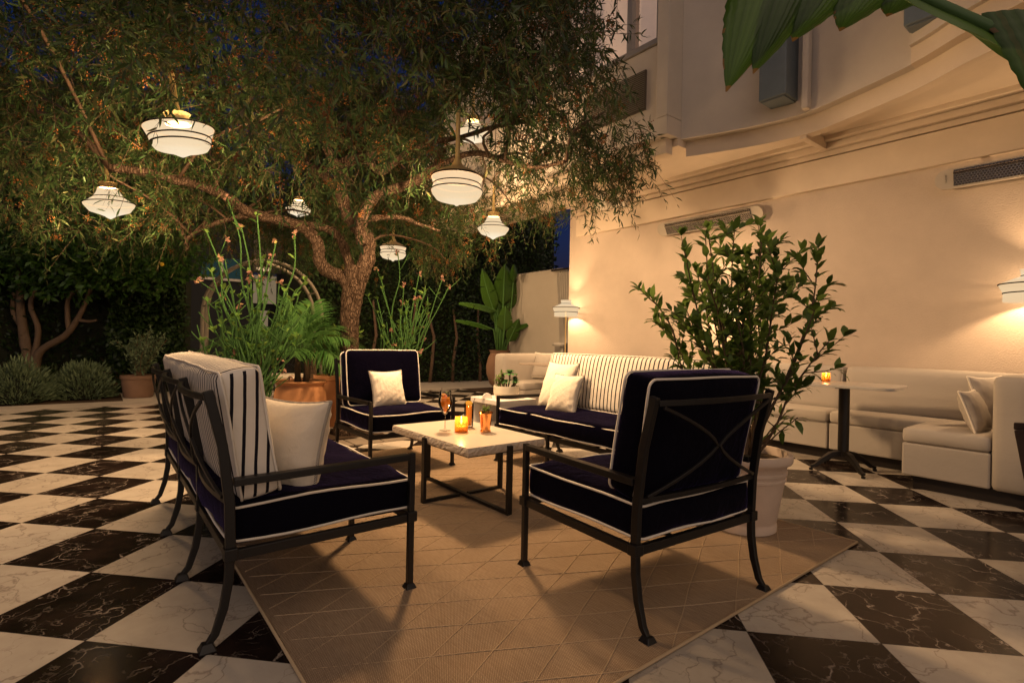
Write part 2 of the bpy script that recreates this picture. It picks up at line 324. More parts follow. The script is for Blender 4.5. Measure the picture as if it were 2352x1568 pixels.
M = dict(
    tiles=mat_tiles(), rug=mat_rug(), stripe=mat_stripe(), cord=mat_cord(), bark=mat_bark(), grille=mat_grille(),
    stucco=mat_stucco('cream_stucco', (.50, .415, .34)), stucco_smooth=mat_stucco('smooth_render', (.62, .52, .41), .06), stucco_up=mat_stucco('upper_render', (.54, .48, .415), .12),
    border=simple('pale_stone', (.40, .35, .29), .35, var=.2, vscale=3, bump=.05),
    soil=simple('garden_soil', (.055, .038, .026), .95, var=.5, vscale=20, bump=.9, bscale=30, spec=.1),
    plank=simple('grey_stone_strip', (.20, .165, .13), .6, var=.3, vscale=6, bump=.1),
    iron=simple('dark_bronze_iron', (.008, .0066, .006), .42, .15, var=.3, vscale=30, bump=.05, bscale=200),
    navy=simple('navy_velvet', (.0017, .0013, .0050), .95, var=.4, vscale=120, bump=.25, bscale=500, spec=.1, crease=.3, Sheen_Weight=.42, Sheen_Roughness=.22, Sheen_Tint=(.17, .12, .42, 1)),
    piping=simple('cream_piping', (.72, .66, .57), .7, spec=.2),
    linen=simple('cream_linen', (.70, .62, .51), .85, var=.06, vscale=4, bump=.2, bscale=350, spec=.15, crease=.22),
    banq=simple('cream_upholstery', (.39, .35, .305), .62, var=.05, vscale=3, bump=.05, bscale=300, spec=.3, crease=.07),
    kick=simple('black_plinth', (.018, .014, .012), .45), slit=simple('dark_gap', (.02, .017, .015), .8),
    marble=simple('cream_marble', (.62, .545, .44), .28, var=.10, vscale=7, bump=.03, bscale=80),
    chisel=simple('chiselled_stone', (.56, .48, .39), .8, var=.2, vscale=40, bump=.8, bscale=120),
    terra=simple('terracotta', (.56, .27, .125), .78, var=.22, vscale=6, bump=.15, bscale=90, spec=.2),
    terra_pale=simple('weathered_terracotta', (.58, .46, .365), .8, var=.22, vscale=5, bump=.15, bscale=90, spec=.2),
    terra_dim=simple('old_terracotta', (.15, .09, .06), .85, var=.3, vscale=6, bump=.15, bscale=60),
    potsoil=simple('gravel_soil', (.10, .075, .05), .95, var=.6, vscale=60, bump=1, bscale=80, spec=.1),
    brass=simple('satin_brass', (.60, .43, .19), .4, .4, var=.1), ring=simple('dark_band', (.014, .009, .005), .8, spec=.05), glare_liner=simple('black_liner', (.0012, .001, .0008), .95, spec=0),
    glow=lampglass('lit_opal_glass', (1, .76, .47), 1.0, .2, -.09), glow_wall=lampglass('lit_linen_shade', (1, .72, .42), .9, .12, .68),
    stem=leafmat('green_stem', (.055, .13, .035), (.09, .19, .05), .15, .5), flower=leafmat('pink_bract', (.25, .125, .095), (.33, .19, .14), .3, .6, (.36, .27, .10)),
    leaf=leafmat('narrow_leaf', (.011, .026, .007), (.033, .057, .018), .26, .45, (.066, .060, .026)), berry=leafmat('orange_berry', (.12, .043, .013), (.21, .085, .025), .1, .6),
    hedge=leafmat('hedge_leaf', (.006, .014, .004), (.017, .034, .009), .2, .4), citrus=leafmat('citrus_leaf', (.016, .046, .008), (.04, .095, .016), .25, .35),
    shrub=leafmat('laurel_leaf', (.055, .105, .018), (.13, .205, .045), .45, .38), succ=leafmat('succulent_leaf', (.05, .14, .04), (.09, .22, .07), .15, .35), young=leafmat('bright_leaf', (.07, .16, .03), (.13, .22, .05), .35, .5),
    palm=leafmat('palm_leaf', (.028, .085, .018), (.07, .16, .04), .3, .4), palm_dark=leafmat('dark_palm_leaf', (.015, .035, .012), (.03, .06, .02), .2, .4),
    sage=leafmat('grey_green_leaf', (.055, .085, .045), (.11, .15, .085), .2, .6), banana=leafmat('banana_leaf', (.022, .055, .008), (.045, .10, .016), .3, .36, (.16, .09, .03)),
    wood=simple('brown_stem', (.10, .065, .038), .8, var=.3, vscale=30), wood_dark=simple('dark_stem', (.07, .045, .03), .85, var=.3, vscale=20, bump=.4),
    citrus_bark=simple('citrus_bark', (.10, .068, .045), .8, var=.3, vscale=14, bump=.4, bscale=40),
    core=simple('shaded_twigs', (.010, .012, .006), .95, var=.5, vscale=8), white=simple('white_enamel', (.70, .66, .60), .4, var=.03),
    steel=simple('chrome', (.7, .68, .66), .12, 1.0), grey_blue=simple('blue_grey_metal', (.13, .16, .18), .5, .1), alu=simple('window_frame', (.30, .28, .26), .4, .3),
    blind=simple('glowing_blind', (.66, .58, .52), .6, Emission_Color=(1, .64, .48, 1), Emission_Strength=.20), duct=simple('dark_louvre', (.13, .105, .085), .5, .4), curtain=simple('grey_curtain', (.20, .185, .165), .85, var=.1),
    amber=glassy('amber_glass', (1, .62, .18), 1.2, .06, (1, .48, .08), .5), clear=glassy('clear_glass', (.97, .97, .96)),
    drink=glassy('orange_drink', (1, .74, .34), .2, .1, (1, .50, .07), .86), ice=glassy('ice', (1, .75, .45), .8, .1, (1, .6, .25), .3),
    copper=simple('copper_cup', (.80, .36, .13), .2, 1.0), lemon=simple('lemon_slice', (.75, .50, .05), .5), wax=simple('wax', (.8, .6, .3), .6),
    flame=emit('flame', (1, .62, .22), 30), warm_in=emit('lit_room', (1, .74, .44), .20), teal_in=emit('lit_teal_window', (.30, .62, .60), .05),
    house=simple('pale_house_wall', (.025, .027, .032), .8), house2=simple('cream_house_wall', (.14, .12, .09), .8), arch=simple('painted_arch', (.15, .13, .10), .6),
    marble_grey=simple('grey_marble', (.42, .39, .35), .25, var=.25, vscale=9), heater=simple('cream_steel', (.46, .41, .345), .4, .2, var=.05), granite=simple('speckled_granite', (.34, .28, .23), .35, var=.7, vscale=70), ceramic=simple('ivory_ceramic', (.62, .56, .45), .45), black_leather=simple('black_leather', (.012, .011, .011), .4),
    text=simple('grey_print', (.12, .11, .10), .6), pebble=simple('grey_pebbles', (.30, .28, .25), .9, var=.5, vscale=80, bump=1, bscale=90))

# ================================================================== SETTING
def sheet(name, poly, z, mat, rz=0, loc=(0, 0, 0), label=None):
    mb = MB(); R = Matrix.Rotation(-rz, 4, 'Z'); mb.add([R @ (Vector((p[0], p[1], 0))-Vector((loc[0], loc[1], 0))) for p in poly], [tuple(range(len(poly)))])
    o = mb.build(name, mat); o.location = (loc[0], loc[1], z); o.rotation_euler = (0, 0, rz); o['kind'] = 'structure'
    if label: o['label'] = label
    return o
def quv(u0, u1, v0, v1): return [uv(u0, v0), uv(u0, v1), uv(u1, v1), uv(u1, v0)]
big = 90
sheet('ground', [(-big, -big), (big, -big), (big, big), (-big, big)], -.012, M['soil'])
sheet('terrace_floor', quv(-8, 9.5, -14, 6.1), 0, M['tiles'], TILE_TH, TILE_O)
sheet('paving_border', quv(9.5, 10.1, -14, 3.2), -.002, M['border'])
sheet('paved_path', quv(9.5, 11.3, 3.2, 9.5)+[], -.002, M['border'])
sheet('entrance_path', quv(10.1, 16.5, .35, 3.2), -.003, M['border'])
sheet('planting_pit', quv(5.35, 6.0, 1.8, 2.5), .004, M['soil'])
# stone strips framing the tree pit
tf = thing('tree_surround', 'narrow grey-brown stone strips laid round the foot of the tree trunk', 'paving', uv(5.1, 2.15))
tf.rotation_euler = (0, 0, RZ_WALL)
for i in range(5):
    MB().box((-.01, -.62+.31*i, .004), (.30, .295, .012)).build('strip', M['plank'], tf, bevel=.002)

# ------------------------------------------------------------------ hotel building (local x = -u, y = v)
bd = thing('hotel_building', 'cream rendered building with undulating upper facade overhanging the banquette wall', 'building', (0, 0, 0), RZ_WALL)
def bx(u0, u1, v0, v1, z0, z1): return MB().span((-u1, v0, z0), (-u0, v1, z1))
bx(-7, 6.2, 6.05, 6.6, 0, 3.45).build('wall', M['stucco'], bd, bevel=.02)
bx(-7, 5.98, 5.975, 6.049, 2.72, 3.03).build('cornice', M['stucco_smooth'], bd, bevel=.006)
bx(-7, 5.985, 5.985, 6.049, 3.045, 3.10).build('cornice', M['stucco_smooth'], bd, bevel=.005)
mbm = MB()
for v0, v1, z0, z1 in ((5.93, 6.049, 3.102, 3.17), (5.86, 6.049, 3.172, 3.235)): mbm.span((-5.7, v0, z0), (7, v1, z1))
mbm.build('moulding', M['stucco_smooth'], bd, bevel=.008)
def smooth_curve(pts, n=6):
    out = []
    for i in range(len(pts)-1):
        p0 = pts[max(i-1, 0)]; p1 = pts[i]; p2 = pts[i+1]; p3 = pts[min(i+2, len(pts)-1)]
        for k in range(n):
            t = k/n; out.append(tuple(.5*(2*b+(c-a)*t+(2*a-5*b+4*c-d)*t*t+(3*b-a-3*c+d)*t**3) for a, b, c, d in zip(p0, p1, p2, p3)))
    return out+[tuple(pts[-1])]
CURVE = smooth_curve([(3.43, 5.02), (3.05, 5.17), (2.69, 5.28), (2.3, 5.335), (1.97, 5.26), (1.35, 5.04), (.95, 4.80), (.5, 4.62), (0, 4.55), (-.6, 4.62), (-1.4, 4.85), (-3, 5.0), (-5, 4.9), (-7, 4.95)])
# upper facade: a wall following the curve
poly = [(-u, v) for u, v in CURVE]+[(7, 5.9), (-3.43, 5.9)]
C1 = [c for c in CURVE if c[0] > 1.44]; C1.append(CURVE[len(C1)]); C2 = [(u, v-.06) for u, v in CURVE if u <= 1.44]
MB().prism([(-u, v) for u, v in C1]+[(-C1[-1][0], 5.9), (-3.43, 5.9)], 3.3, 6.6).build('upper_wall', M['stucco_up'], bd, smooth=True, angle=30)
MB().prism([(-u, v) for u, v in C2]+[(7, 5.9), (-C2[0][0], 5.9)], 3.43, 6.6).build('upper_wall', M['stucco_up'], bd, smooth=True, angle=30)
MB().prism([(-u, v+.05) for u, v in C2]+[(7, 5.85), (-C2[0][0]+.001, 5.85)], 3.3, 3.429).build('upper_wall_base', M['stucco_smooth'], bd, smooth=True, angle=30)
# bay with the window, to the left of the curve
wu0, wu1, wz0 = 3.60, 7.4, 4.40
bay = MB()
bay.span((-9, 4.77, 3.3), (-3.432, 5.9, 3.50))
bay.span((-3.585, 4.77, 3.502), (-3.432, 5.9, 6.6)); bay.span((-9, 4.87, 3.502), (-3.587, 5.9, 4.38))
bay.span((-9, 5.3, 4.382), (-3.587, 5.9, 6.6)); bay.build('bay_wall', M['stucco_up'], bd, bevel=.008)
win = MB().span((-9, 4.845, 4.384), (-3.589, 4.93, 4.45)); wf = win.build('window', M['alu'], bd, bevel=.004)
fr = MB()
for x in (-3.63, -4.05, -4.75, -5.2): fr.span((x-.035, 4.86, 4.452), (x+.035, 4.93, 6.6))
fr.build('frame', M['alu'], wf)
bl = MB()
for x0, x1 in ((-4.01, -3.67), (-4.71, -4.09), (-5.16, -4.79)):
    for k in range(48): bl.box(((x0+x1)/2, 4.99, 4.48+.05*k), (x1-x0, .044, .004), Matrix.Rotation(math.radians(-78), 3, 'X'))
bl.build('blind', M['blind'], wf)  # slats glow by themselves, standing in for room light behind them
gr = MB().span((-4.75, 4.845, 3.70), (-3.79, 4.868, 4.15)); g = gr.build('vent_grille', M['duct'], bd)
gl = MB()
for k in range(19): gl.box((-4.27, 4.838, 3.725+.0225*k), (.94, .016, .006), Matrix.Rotation(.5, 3, 'X'))
gl.build('louvre', M['alu'], g)
# fascia: a wavy band set back under the facade, then the soffit slab
n = len(CURVE); fa = []
CF = [(u, v+.10) for u, v in CURVE]; CF2 = [(u, v+.22) for u, v in CURVE]
fpoly = [(-u, v) for u, v in CF]+[(-u, v) for u, v in reversed(CF2)]
MB().prism(fpoly, 3.13, 3.299).build('fascia', M['stucco_smooth'], bd, smooth=True, angle=30)
MB().span((-9, 4.85, 3.13), (-3.50, 4.97, 3.299)).build('fascia', M['stucco_smooth'], bd, bevel=.006)
spoly = [(-u, v-.001) for u, v in CF2]+[(7, 6.05), (-3.43, 6.05)]
MB().prism(spoly, 3.22, 3.298).build('soffit', M['stucco_smooth'], bd, smooth=True, angle=30)
MB().span((-9, 4.972, 3.22), (-3.432, 6.05, 3.297)).build('soffit', M['stucco_smooth'], bd)
MB().span((-2.36, 5.45, 3.10), (-2.30, 5.93, 3.218)).build('soffit_joint', M['stucco_smooth'], bd, bevel=.004)
MB().span((-2.26, 5.22, 3.30), (-2.20, 5.30, 6.6)).build('conduit', M['stucco_up'], bd, bevel=.01)
def wall_thing(name, label, cat, u, v, z, group=None): return thing(name, label, cat, uv(u, v, z), RZ_WALL, group)
w = wall_thing('facade_box', 'blue-grey upright metal box hanging on the upper facade behind the banana leaf', 'wall box', 2.47, 5.2, 3.44)
MB().span((-.13, -.12, 0), (.13, .16, .95)).build('housing', M['grey_blue'], w, bevel=.01)
MB().span((-.11, -.1, -.012), (.11, .14, -.001)).build('bottom_plate', M['grey_blue'], w)
w = wall_thing('facade_box', 'smaller grey upright box on the facade near the upper right corner', 'wall box', 1.22, 4.93, 3.52)
MB().span((-.13, -.10, 0), (.13, .16, .8)).build('housing', M['grey_blue'], w, bevel=.01)
MB().span((-.11, -.08, -.012), (.11, .14, -.001)).build('bottom_plate', M['grey_blue'], w)
# security box near the end of the wall
w = wall_thing('security_box', 'square white box on a bracket under the soffit near the wall end', 'speaker', 5.2, 5.9, 3.02)
MB().span((-.19, -.17, .0), (.06, .04, .2)).build('housing', M['white'], w, bevel=.012)
MB().span((-.02, -.06, .202), (.03, -.01, .245)).build('bracket', M['white'], w)
MB().span((.10, -.02, -.02), (.27, .07, .2)).build('plate', M['white'], w, bevel=.01)
def heater(label, u0, u1, z, tilt, text=False):
    w = wall_thing('patio_heater', label, 'heater', (u0+u1)/2, 5.93, z, 'infrared heaters under the cornice')
    L = abs(u0-u1)/2; h = .085
    prof = [(-L+h*math.cos(a)*.9, h*math.sin(a)) for a in np.linspace(PI/2, 3*PI/2, 9)]+[(L+h*math.cos(a)*.9, h*math.sin(a)) for a in np.linspace(-PI/2, PI/2, 9)]
    R = Matrix.Rotation(tilt, 4, 'X')
    mb = MB().prism(prof, -.03, .03); mb.xform(Matrix.Rotation(PI/2, 4, 'X')); mb.xform(R); mb.build('body', M['heater'], w, smooth=True, angle=40)
    gm = MB().span((-L+.06, -.044, -.07), (L-.06, -.031, .07)); gm.xform(R); gm.build('grille', M['grille'], w)
    rf = MB().span((-L+.06, -.058, .03), (L-.06, -.045, .05)); rf.xform(R); rf.build('reflector', M['steel'], w, bevel=.004)
    for x in (-L*.6, L*.6): MB().span((x-.02, .03, -.02), (x+.02, .10, .02)).build('bracket', M['white'], w)
    if text:
        cu = bpy.data.curves.new('lettering', 'FONT'); cu.body = 'BROMIC'; cu.size = .02; cu.align_x = 'CENTER'; cu.align_y = 'CENTER'; cu.extrude = .0006
        tmp = bpy.data.objects.new('lettering', cu); COL.objects.link(tmp); bpy.context.view_layer.update(); me = bpy.data.meshes.new_from_object(tmp.evaluated_get(bpy.context.evaluated_depsgraph_get())); bpy.data.objects.remove(tmp); me.materials.clear(); me.materials.append(M['text'])
        o = bpy.data.objects.new('lettering', me); COL.objects.link(o); o.parent = w
        o.matrix_local = R @ Matrix.Translation((-L+.005, -.0325, 0)) @ Matrix.Rotation(PI/2, 4, 'X') @ Matrix.Rotation(-PI/2, 4, 'Z')
heater('long steel heater with perforated grille half hidden by the tips of the potted shrub', 4.29, 3.02, 2.575, .45)
heater('perforated steel heater with white end cap at the right edge of the wall', 1.31, -.15, 2.56, .12, True)

# garden wall, curtain and doorway beyond the end of the building
gw = thing('garden_wall', 'free-standing cream garden wall with rounded end behind the bird of paradise plant', 'wall', uv(7.4, 6.55), RZ_WALL)
MB().span((-.9, -.09, 0), (.62, .09, 2.36)).build('wall', mat_stucco('grey_render', (.27, .245, .21), .1), gw, bevel=.05)
cu = thing('curtain', 'grey tied-back curtain hanging in the gap beside the wall end', 'curtain', uv(6.62, 6.33), RZ_WALL)
def curtain_mesh(z0, z1, w0, w1, x):
    mb = MB(); n = 40; rows = 8; vs = []
    for j in range(rows+1):
        t = j/rows; wd = w0+(w1-w0)*t**1.6
        for i in range(n+1): vs.append((x+(i/n-.5)*wd+.04*math.sin(t*2), .035*math.sin(i/n*2*PI*6)*(.5+.5*wd/max(w0, w1)), z1+(z0-z1)*t))
    return mb.add(vs, [(j*(n+1)+i, j*(n+1)+i+1, (j+1)*(n+1)+i+1, (j+1)*(n+1)+i) for j in range(rows) for i in range(n)])
curtain_mesh(1.02, 2.25, .34, .20, 0).build('drape', M['curtain'], cu, smooth=True)
curtain_mesh(.02, 1.0, .22, .30, -.08).build('drape', M['curtain'], cu, smooth=True)
MB().tube([(-.3, 0, 2.30), (.36, 0, 2.30)], .018, 8).build('rail', M['iron'], cu)
MB().lathe([(.13, .97), (.14, 1.0), (.13, 1.03)], 16, (-.05, 0, 0), False, False).build('tieback', M['curtain'], cu)
dr = thing('side_door', 'pale green door leaf seen in the gap between curtain and wall end', 'door', uv(6.55, 7.4), RZ_WALL)
MB().span((-.5, 0, 0), (.5, .06, 2.1)).build('leaf', simple('pale_green_paint', (.42, .44, .33), .5), dr, bevel=.01)
MB().span((-.34, -.012, .25), (.34, -.001, .9)).build('panel', M['house2'], dr, bevel=.006)
MB().span((-.34, -.012, 1.05), (.34, -.001, 1.9)).build('panel', simple('green_glass', (.20, .26, .22), .15), dr)

# house behind the arch
hs = thing('neighbour_house', 'pale house behind the garden arch with a teal window and lit entrance', 'building', uv(15.2, 3.8), face_rz(-U)+PI)
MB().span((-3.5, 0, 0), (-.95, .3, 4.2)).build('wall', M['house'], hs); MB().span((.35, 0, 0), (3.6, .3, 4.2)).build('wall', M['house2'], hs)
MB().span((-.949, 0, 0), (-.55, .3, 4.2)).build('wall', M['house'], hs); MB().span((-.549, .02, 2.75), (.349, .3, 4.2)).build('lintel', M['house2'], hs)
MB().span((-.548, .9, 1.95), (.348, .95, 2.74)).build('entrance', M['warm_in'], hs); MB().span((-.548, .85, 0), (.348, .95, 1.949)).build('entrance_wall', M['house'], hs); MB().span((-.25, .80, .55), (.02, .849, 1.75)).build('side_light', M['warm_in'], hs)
f = MB().span((-1.75, -.03, 2.5), (-.85, -.002, 3.0)).build('window', M['teal_in'], hs)
MB().span((-1.8, -.05, 2.43), (-.8, -.031, 2.49)).build('sill', M['white'], f); MB().span((-1.32, -.045, 2.5), (-1.27, -.031, 3.0)).build('frame', M['white'], f)
MB().span((-.6, .25, 1.2), (.348, .29, 1.25)).build('balustrade', M['iron'], hs)
br = MB()
for k in range(14): br.span((-.54+.066*k, .26, .1), (-.525+.066*k, .28, 1.199))
br.build('baluster', M['iron'], hs)
ar = thing('garden_arch', 'cream painted metal arch standing over the path behind the tall green stems', 'arch', uv(10.3, 2.35), face_rz(-U))
am = MB(); pts = [(-.93, 0, z) for z in (0, .5, 1.0, 1.4)]+[(-.93*math.cos(a), 0, 1.42+.93*math.sin(a)) for a in np.linspace(.12, PI-.12, 17)]+[(.93, 0, z) for z in (1.4, 1.0, .5, 0)]
for dy in (0, .45): MB().tube([(x, dy, z) for x, y, z in pts], .032, 10).build('hoop', M['arch'], ar, smooth=True)
for i in range(4, len(pts)-4, 2): MB().tube([(pts[i][0], .03, pts[i][2]), (pts[i][0], .42, pts[i][2])], .012, 6).build('cross_bar', M['arch'], ar)

# ================================================================== FURNITURE
def rbox(hx, hy, hz, r, nx=14, ny=14, nz=6, puff=(0, 0, 0), wob=0, seed=0):
    """rounded cushion block centred on the origin; puff swells the faces along x, y, z"""
    mb = MB(); rnd = random.Random(seed); idx = {}
    ph = [rnd.uniform(0, 6.28) for _ in range(6)]
    def P(a, b, c):
        q = Vector((a*hx, b*hy, c*hz)); inn = Vector((max(-hx+r, min(hx-r, q.x)), max(-hy+r, min(hy-r, q.y)), max(-hz+r, min(hz-r, q.z))))
        d = q-inn; p = inn+d.normalized()*r if d.length > 1e-9 else q
        fa, fb, fc = (1-a*a), (1-b*b), (1-c*c)
        p.x += puff[0]*fb*fc*a; p.y += puff[1]*fa*fc*b; p.z += puff[2]*fa*fb*c
        if wob:
            k = math.sin(p.x*9+ph[0])*math.cos(p.y*11+ph[1])+.5*math.sin(p.x*23+p.z*19+ph[2])
            p += Vector((0, .5*wob*k, wob*k))
        return p
    def g(n): return [math.sin((i/n-.5)*PI*.96)/math.sin(.48*PI) for i in range(n+1)]
    G = {'x': g(nx), 'y': g(ny), 'z': g(nz)}
    def vid(i, j, k):
        if (i, j, k) not in idx: idx[(i, j, k)] = len(mb.v); mb.v.append(tuple(P(G['x'][i], G['y'][j], G['z'][k])))
        return idx[(i, j, k)]
    for i in range(nx):
        for j in range(ny):
            mb.f.append((vid(i, j, nz), vid(i+1, j, nz), vid(i+1, j+1, nz), vid(i, j+1, nz))); mb.f.append((vid(i, j+1, 0), vid(i+1, j+1, 0), vid(i+1, j, 0), vid(i, j, 0)))
    for i in range(nx):
        for k in range(nz):
            mb.f.append((vid(i, 0, k), vid(i+1, 0, k), vid(i+1, 0, k+1), vid(i, 0, k+1))); mb.f.append((vid(i, ny, k+1), vid(i+1, ny, k+1), vid(i+1, ny, k), vid(i, ny, k)))
    for j in range(ny):
        for k in range(nz):
            mb.f.append((vid(0, j, k+1), vid(0, j+1, k+1), vid(0, j+1, k), vid(0, j, k))); mb.f.append((vid(nx, j, k), vid(nx, j+1, k), vid(nx, j+1, k+1), vid(nx, j, k+1)))
    return mb
def loop_rr(hx, hy, r, z, n=6, m=8, puff=0, axis='z'):
    """rounded-rectangle loop (the seam of a cushion)"""
    pts = []
    cs = [(hx-r, hy-r, 0), (-hx+r, hy-r, PI/2), (-hx+r, -hy+r, PI), (hx-r, -hy+r, 3*PI/2)]
    for q, (cx, cy, a0) in enumerate(cs):
        arc = [(cx+r*math.cos(a0+PI/2*k/n), cy+r*math.sin(a0+PI/2*k/n)) for k in range(n+1)]
        nx_ = cs[(q+1) % 4]; a1 = a0+PI/2; e = (nx_[0]+r*math.cos(a1), nx_[1]+r*math.sin(a1)); s_ = arc[-1]
        pts += arc+[(s_[0]+(e[0]-s_[0])*k/m, s_[1]+(e[1]-s_[1])*k/m) for k in range(1, m)]
    return [Vector((x, y, z)) for x, y in pts]
def cushion(name, size, r, mat, parent, M4, puff, seed=0, wob=.003, face='z', pipe=True):
    """cushion with a piped seam round each of its two broad faces; size = (x, y, z) with z the thickness before M4"""
    hx, hy, hz = (s/2 for s in size)
    mb = rbox(hx, hy, hz, r, 26 if hx > .5 else 14, 14, 5, puff, wob, seed); mb.xform(M4)
    c = mb.build(name, mat, parent, smooth=True)
    if pipe:
        for zz in (1, -1):
            L = loop_rr(hx-.004, hy-.004, r*.95, zz*(hz-.012)); rr = random.Random(seed+zz)
            ph = rr.uniform(0, 6)
            L = [M4 @ (p+Vector((p.x/hx*puff[0]*.3*0, 0, .0035*math.sin(p.x*14+p.y*11+ph)+.003*math.sin(p.x*5.3-p.y*7+ph*2)))) for p in L]
            L2 = [p+(p-M4.translation).normalized()*.003 for p in L]
            MB().tube(L2, .0050, 6, True).build('piping', M['piping'], c, smooth=True)
    return c
FOOT = lambda mb, x, y: mb.add(*frustum(x, y))
def frustum(x, y):
    a, b, h = .026, .015, .03
    return ([(x+sx*a, y+sy*a, 0) for sx, sy in ((-1, -1), (1, -1), (1, 1), (-1, 1))]+[(x+sx*a, y+sy*a, .006) for sx, sy in ((-1, -1), (1, -1), (1, 1), (-1, 1))]+[(x+sx*b, y+sy*b, h) for sx, sy in ((-1, -1), (1, -1), (1, 1), (-1, 1))],
            [(3, 2, 1, 0)]+[(i, (i+1) % 4, 4+(i+1) % 4, 4+i) for i in range(4)]+[(4+i, 4+(i+1) % 4, 8+(i+1) % 4, 8+i) for i in range(4)]+[(8, 9, 10, 11)])
YF, YR, YB = .36, -.32, -.385           # front leg, rear rail, rear foot
def lounge_frame(t, bays, bw):
    xs = [(-bays/2+i)*bw for i in range(bays+1)]; I = M['iron']
    for x in xs:
        end = x in (xs[0], xs[-1])
        mb = MB().bar([(x, YF, .02), (x, YF, .575 if end else .32)], .025, .025, (0, 1, 0)); FOOT(mb, x, YF)
        mb.box((x, YF, .31), (.042, .042, .042)); mb.build('front_leg', I, t, bevel=.003)
        mb = MB().bar([(x, YR, .325), (x, YR-.004, .22), (x, YR-.018, .13), (x, YR-.042, .05), (x, YB, .02)], [.025, .025, .024, .022, .019], [.028, .028, .027, .024, .020], (0, 1, 0)); FOOT(mb, x, YB)
        mb.box((x, YR, .31), (.042, .042, .042)); mb.build('rear_leg', I, t, bevel=.003)
        mb = MB().bar([(x, YR, .33), (x, YR-.005, .48), (x, YR-.03, .68), (x, YB-.012, .868)], .023, .032, (0, 1, 0)); mb.build('back_post', I, t, bevel=.003)
        if end:
            MB().bar([(x, YF-.016, .56), (x, 0, .556), (x, YR+.005, .553)], .038, .026, (0, 0, 1)).build('arm', I, t, bevel=.003)
            MB().bar([(x, YF-.02, .305), (x, YR+.02, .305)], .024, .034).build('side_rail', I, t, bevel=.002)
    MB().bar([(xs[0]+.02, YF, .305), (xs[-1]-.02, YF, .305)], .024, .034).build('front_rail', I, t, bevel=.002)
    MB().bar([(xs[0]+.02, YR, .305), (xs[-1]-.02, YR, .305)], .024, .034).build('rear_rail', I, t, bevel=.002)
    for k in range(1, bays*3):
        x = xs[0]+bw/3*k; MB().bar([(x, YF-.013, .302), (x, YR+.013, .302)], .022, .008).build('slat', I, t)
    ypost = lambda z: YR-.005-max(0, z-.48)*.21
    for i in range(bays):
        a, b = xs[i]+.012, xs[i+1]-.012; m = (a+b)/2; W = (b-a)/2
        bow = lambda z, d, h, nm: MB().bar([(m+W*s, ypost(z)-d*(1-s*s), z) for s in np.linspace(-1, 1, 9)], .016, h).build(nm, I, t, bevel=.002)
        bow(.845, .030, .021, 'top_rail'); bow(.485, .022, .020, 'lower_back_rail')
        for sd in (-1, 1):
            # arc from the upper corner in to the middle of the bay and out to the lower corner
            pts = []
            for q in np.linspace(-1, 1, 13):
                z = .665+.165*q; off = W*(.02+.93*abs(q)**1.35); x = m+sd*off; pts.append((x, ypost(z)-.026*(1-(off/W)**2)-.012, z))
            MB().bar(pts, .013, .010, (0, 1, 0)).build('back_arc', I, t, bevel=.002)
    return xs
def seat_set(name, label, cat, f, c, bays, bw, back_mat, seed, group, rzoff=0, puffback=.02):
    t = thing(name, label, cat, (c[0], c[1], 0), face_rz(f)+rzoff, group)
    xs = lounge_frame(t, bays, bw); W = xs[-1]-xs[0]-.035
    c0 = Matrix.Translation((0, .025, .402))
    cushion('seat_cushion', (W, .70, .145), .03, M['navy'], t, c0, (0, .012, .018), seed, .007)
    lean = Matrix.Translation((0, -.255, .705)) @ Matrix.Rotation(math.radians(100), 4, 'X')
    cushion('back_cushion', (W*.985, .47, .15), .035, back_mat, t, lean, (0, .012, puffback), seed+5, .004)
    return t
G1 = 'iron lounge seats round the coffee table'
sofaL = seat_set('striped_sofa', 'long iron sofa seen from behind with striped back cushion and latticed frame, nearest the camera', 'sofa', V, (-1.292, 2.750), 3, .643, M['stripe'], 3, G1)
sofaR = seat_set('striped_sofa', 'navy sofa with striped back facing the camera beside the succulent side table', 'sofa', -V, (.771, 4.036), 3, .643, M['stripe'], 9, G1)
chairR = seat_set('lounge_chair', 'black piped armchair turned away from the camera in front of the potted shrub', 'armchair', Vector((-.5635, .826, 0)), (.5815, 2.372), 1, .73, M['navy'], 15, G1)
chairC = seat_set('lounge_chair', 'navy piped armchair facing the camera beside the tree trunk with a small pillow', 'armchair', -U, (-.985, 4.447), 1, .72, M['navy'], 21, G1)

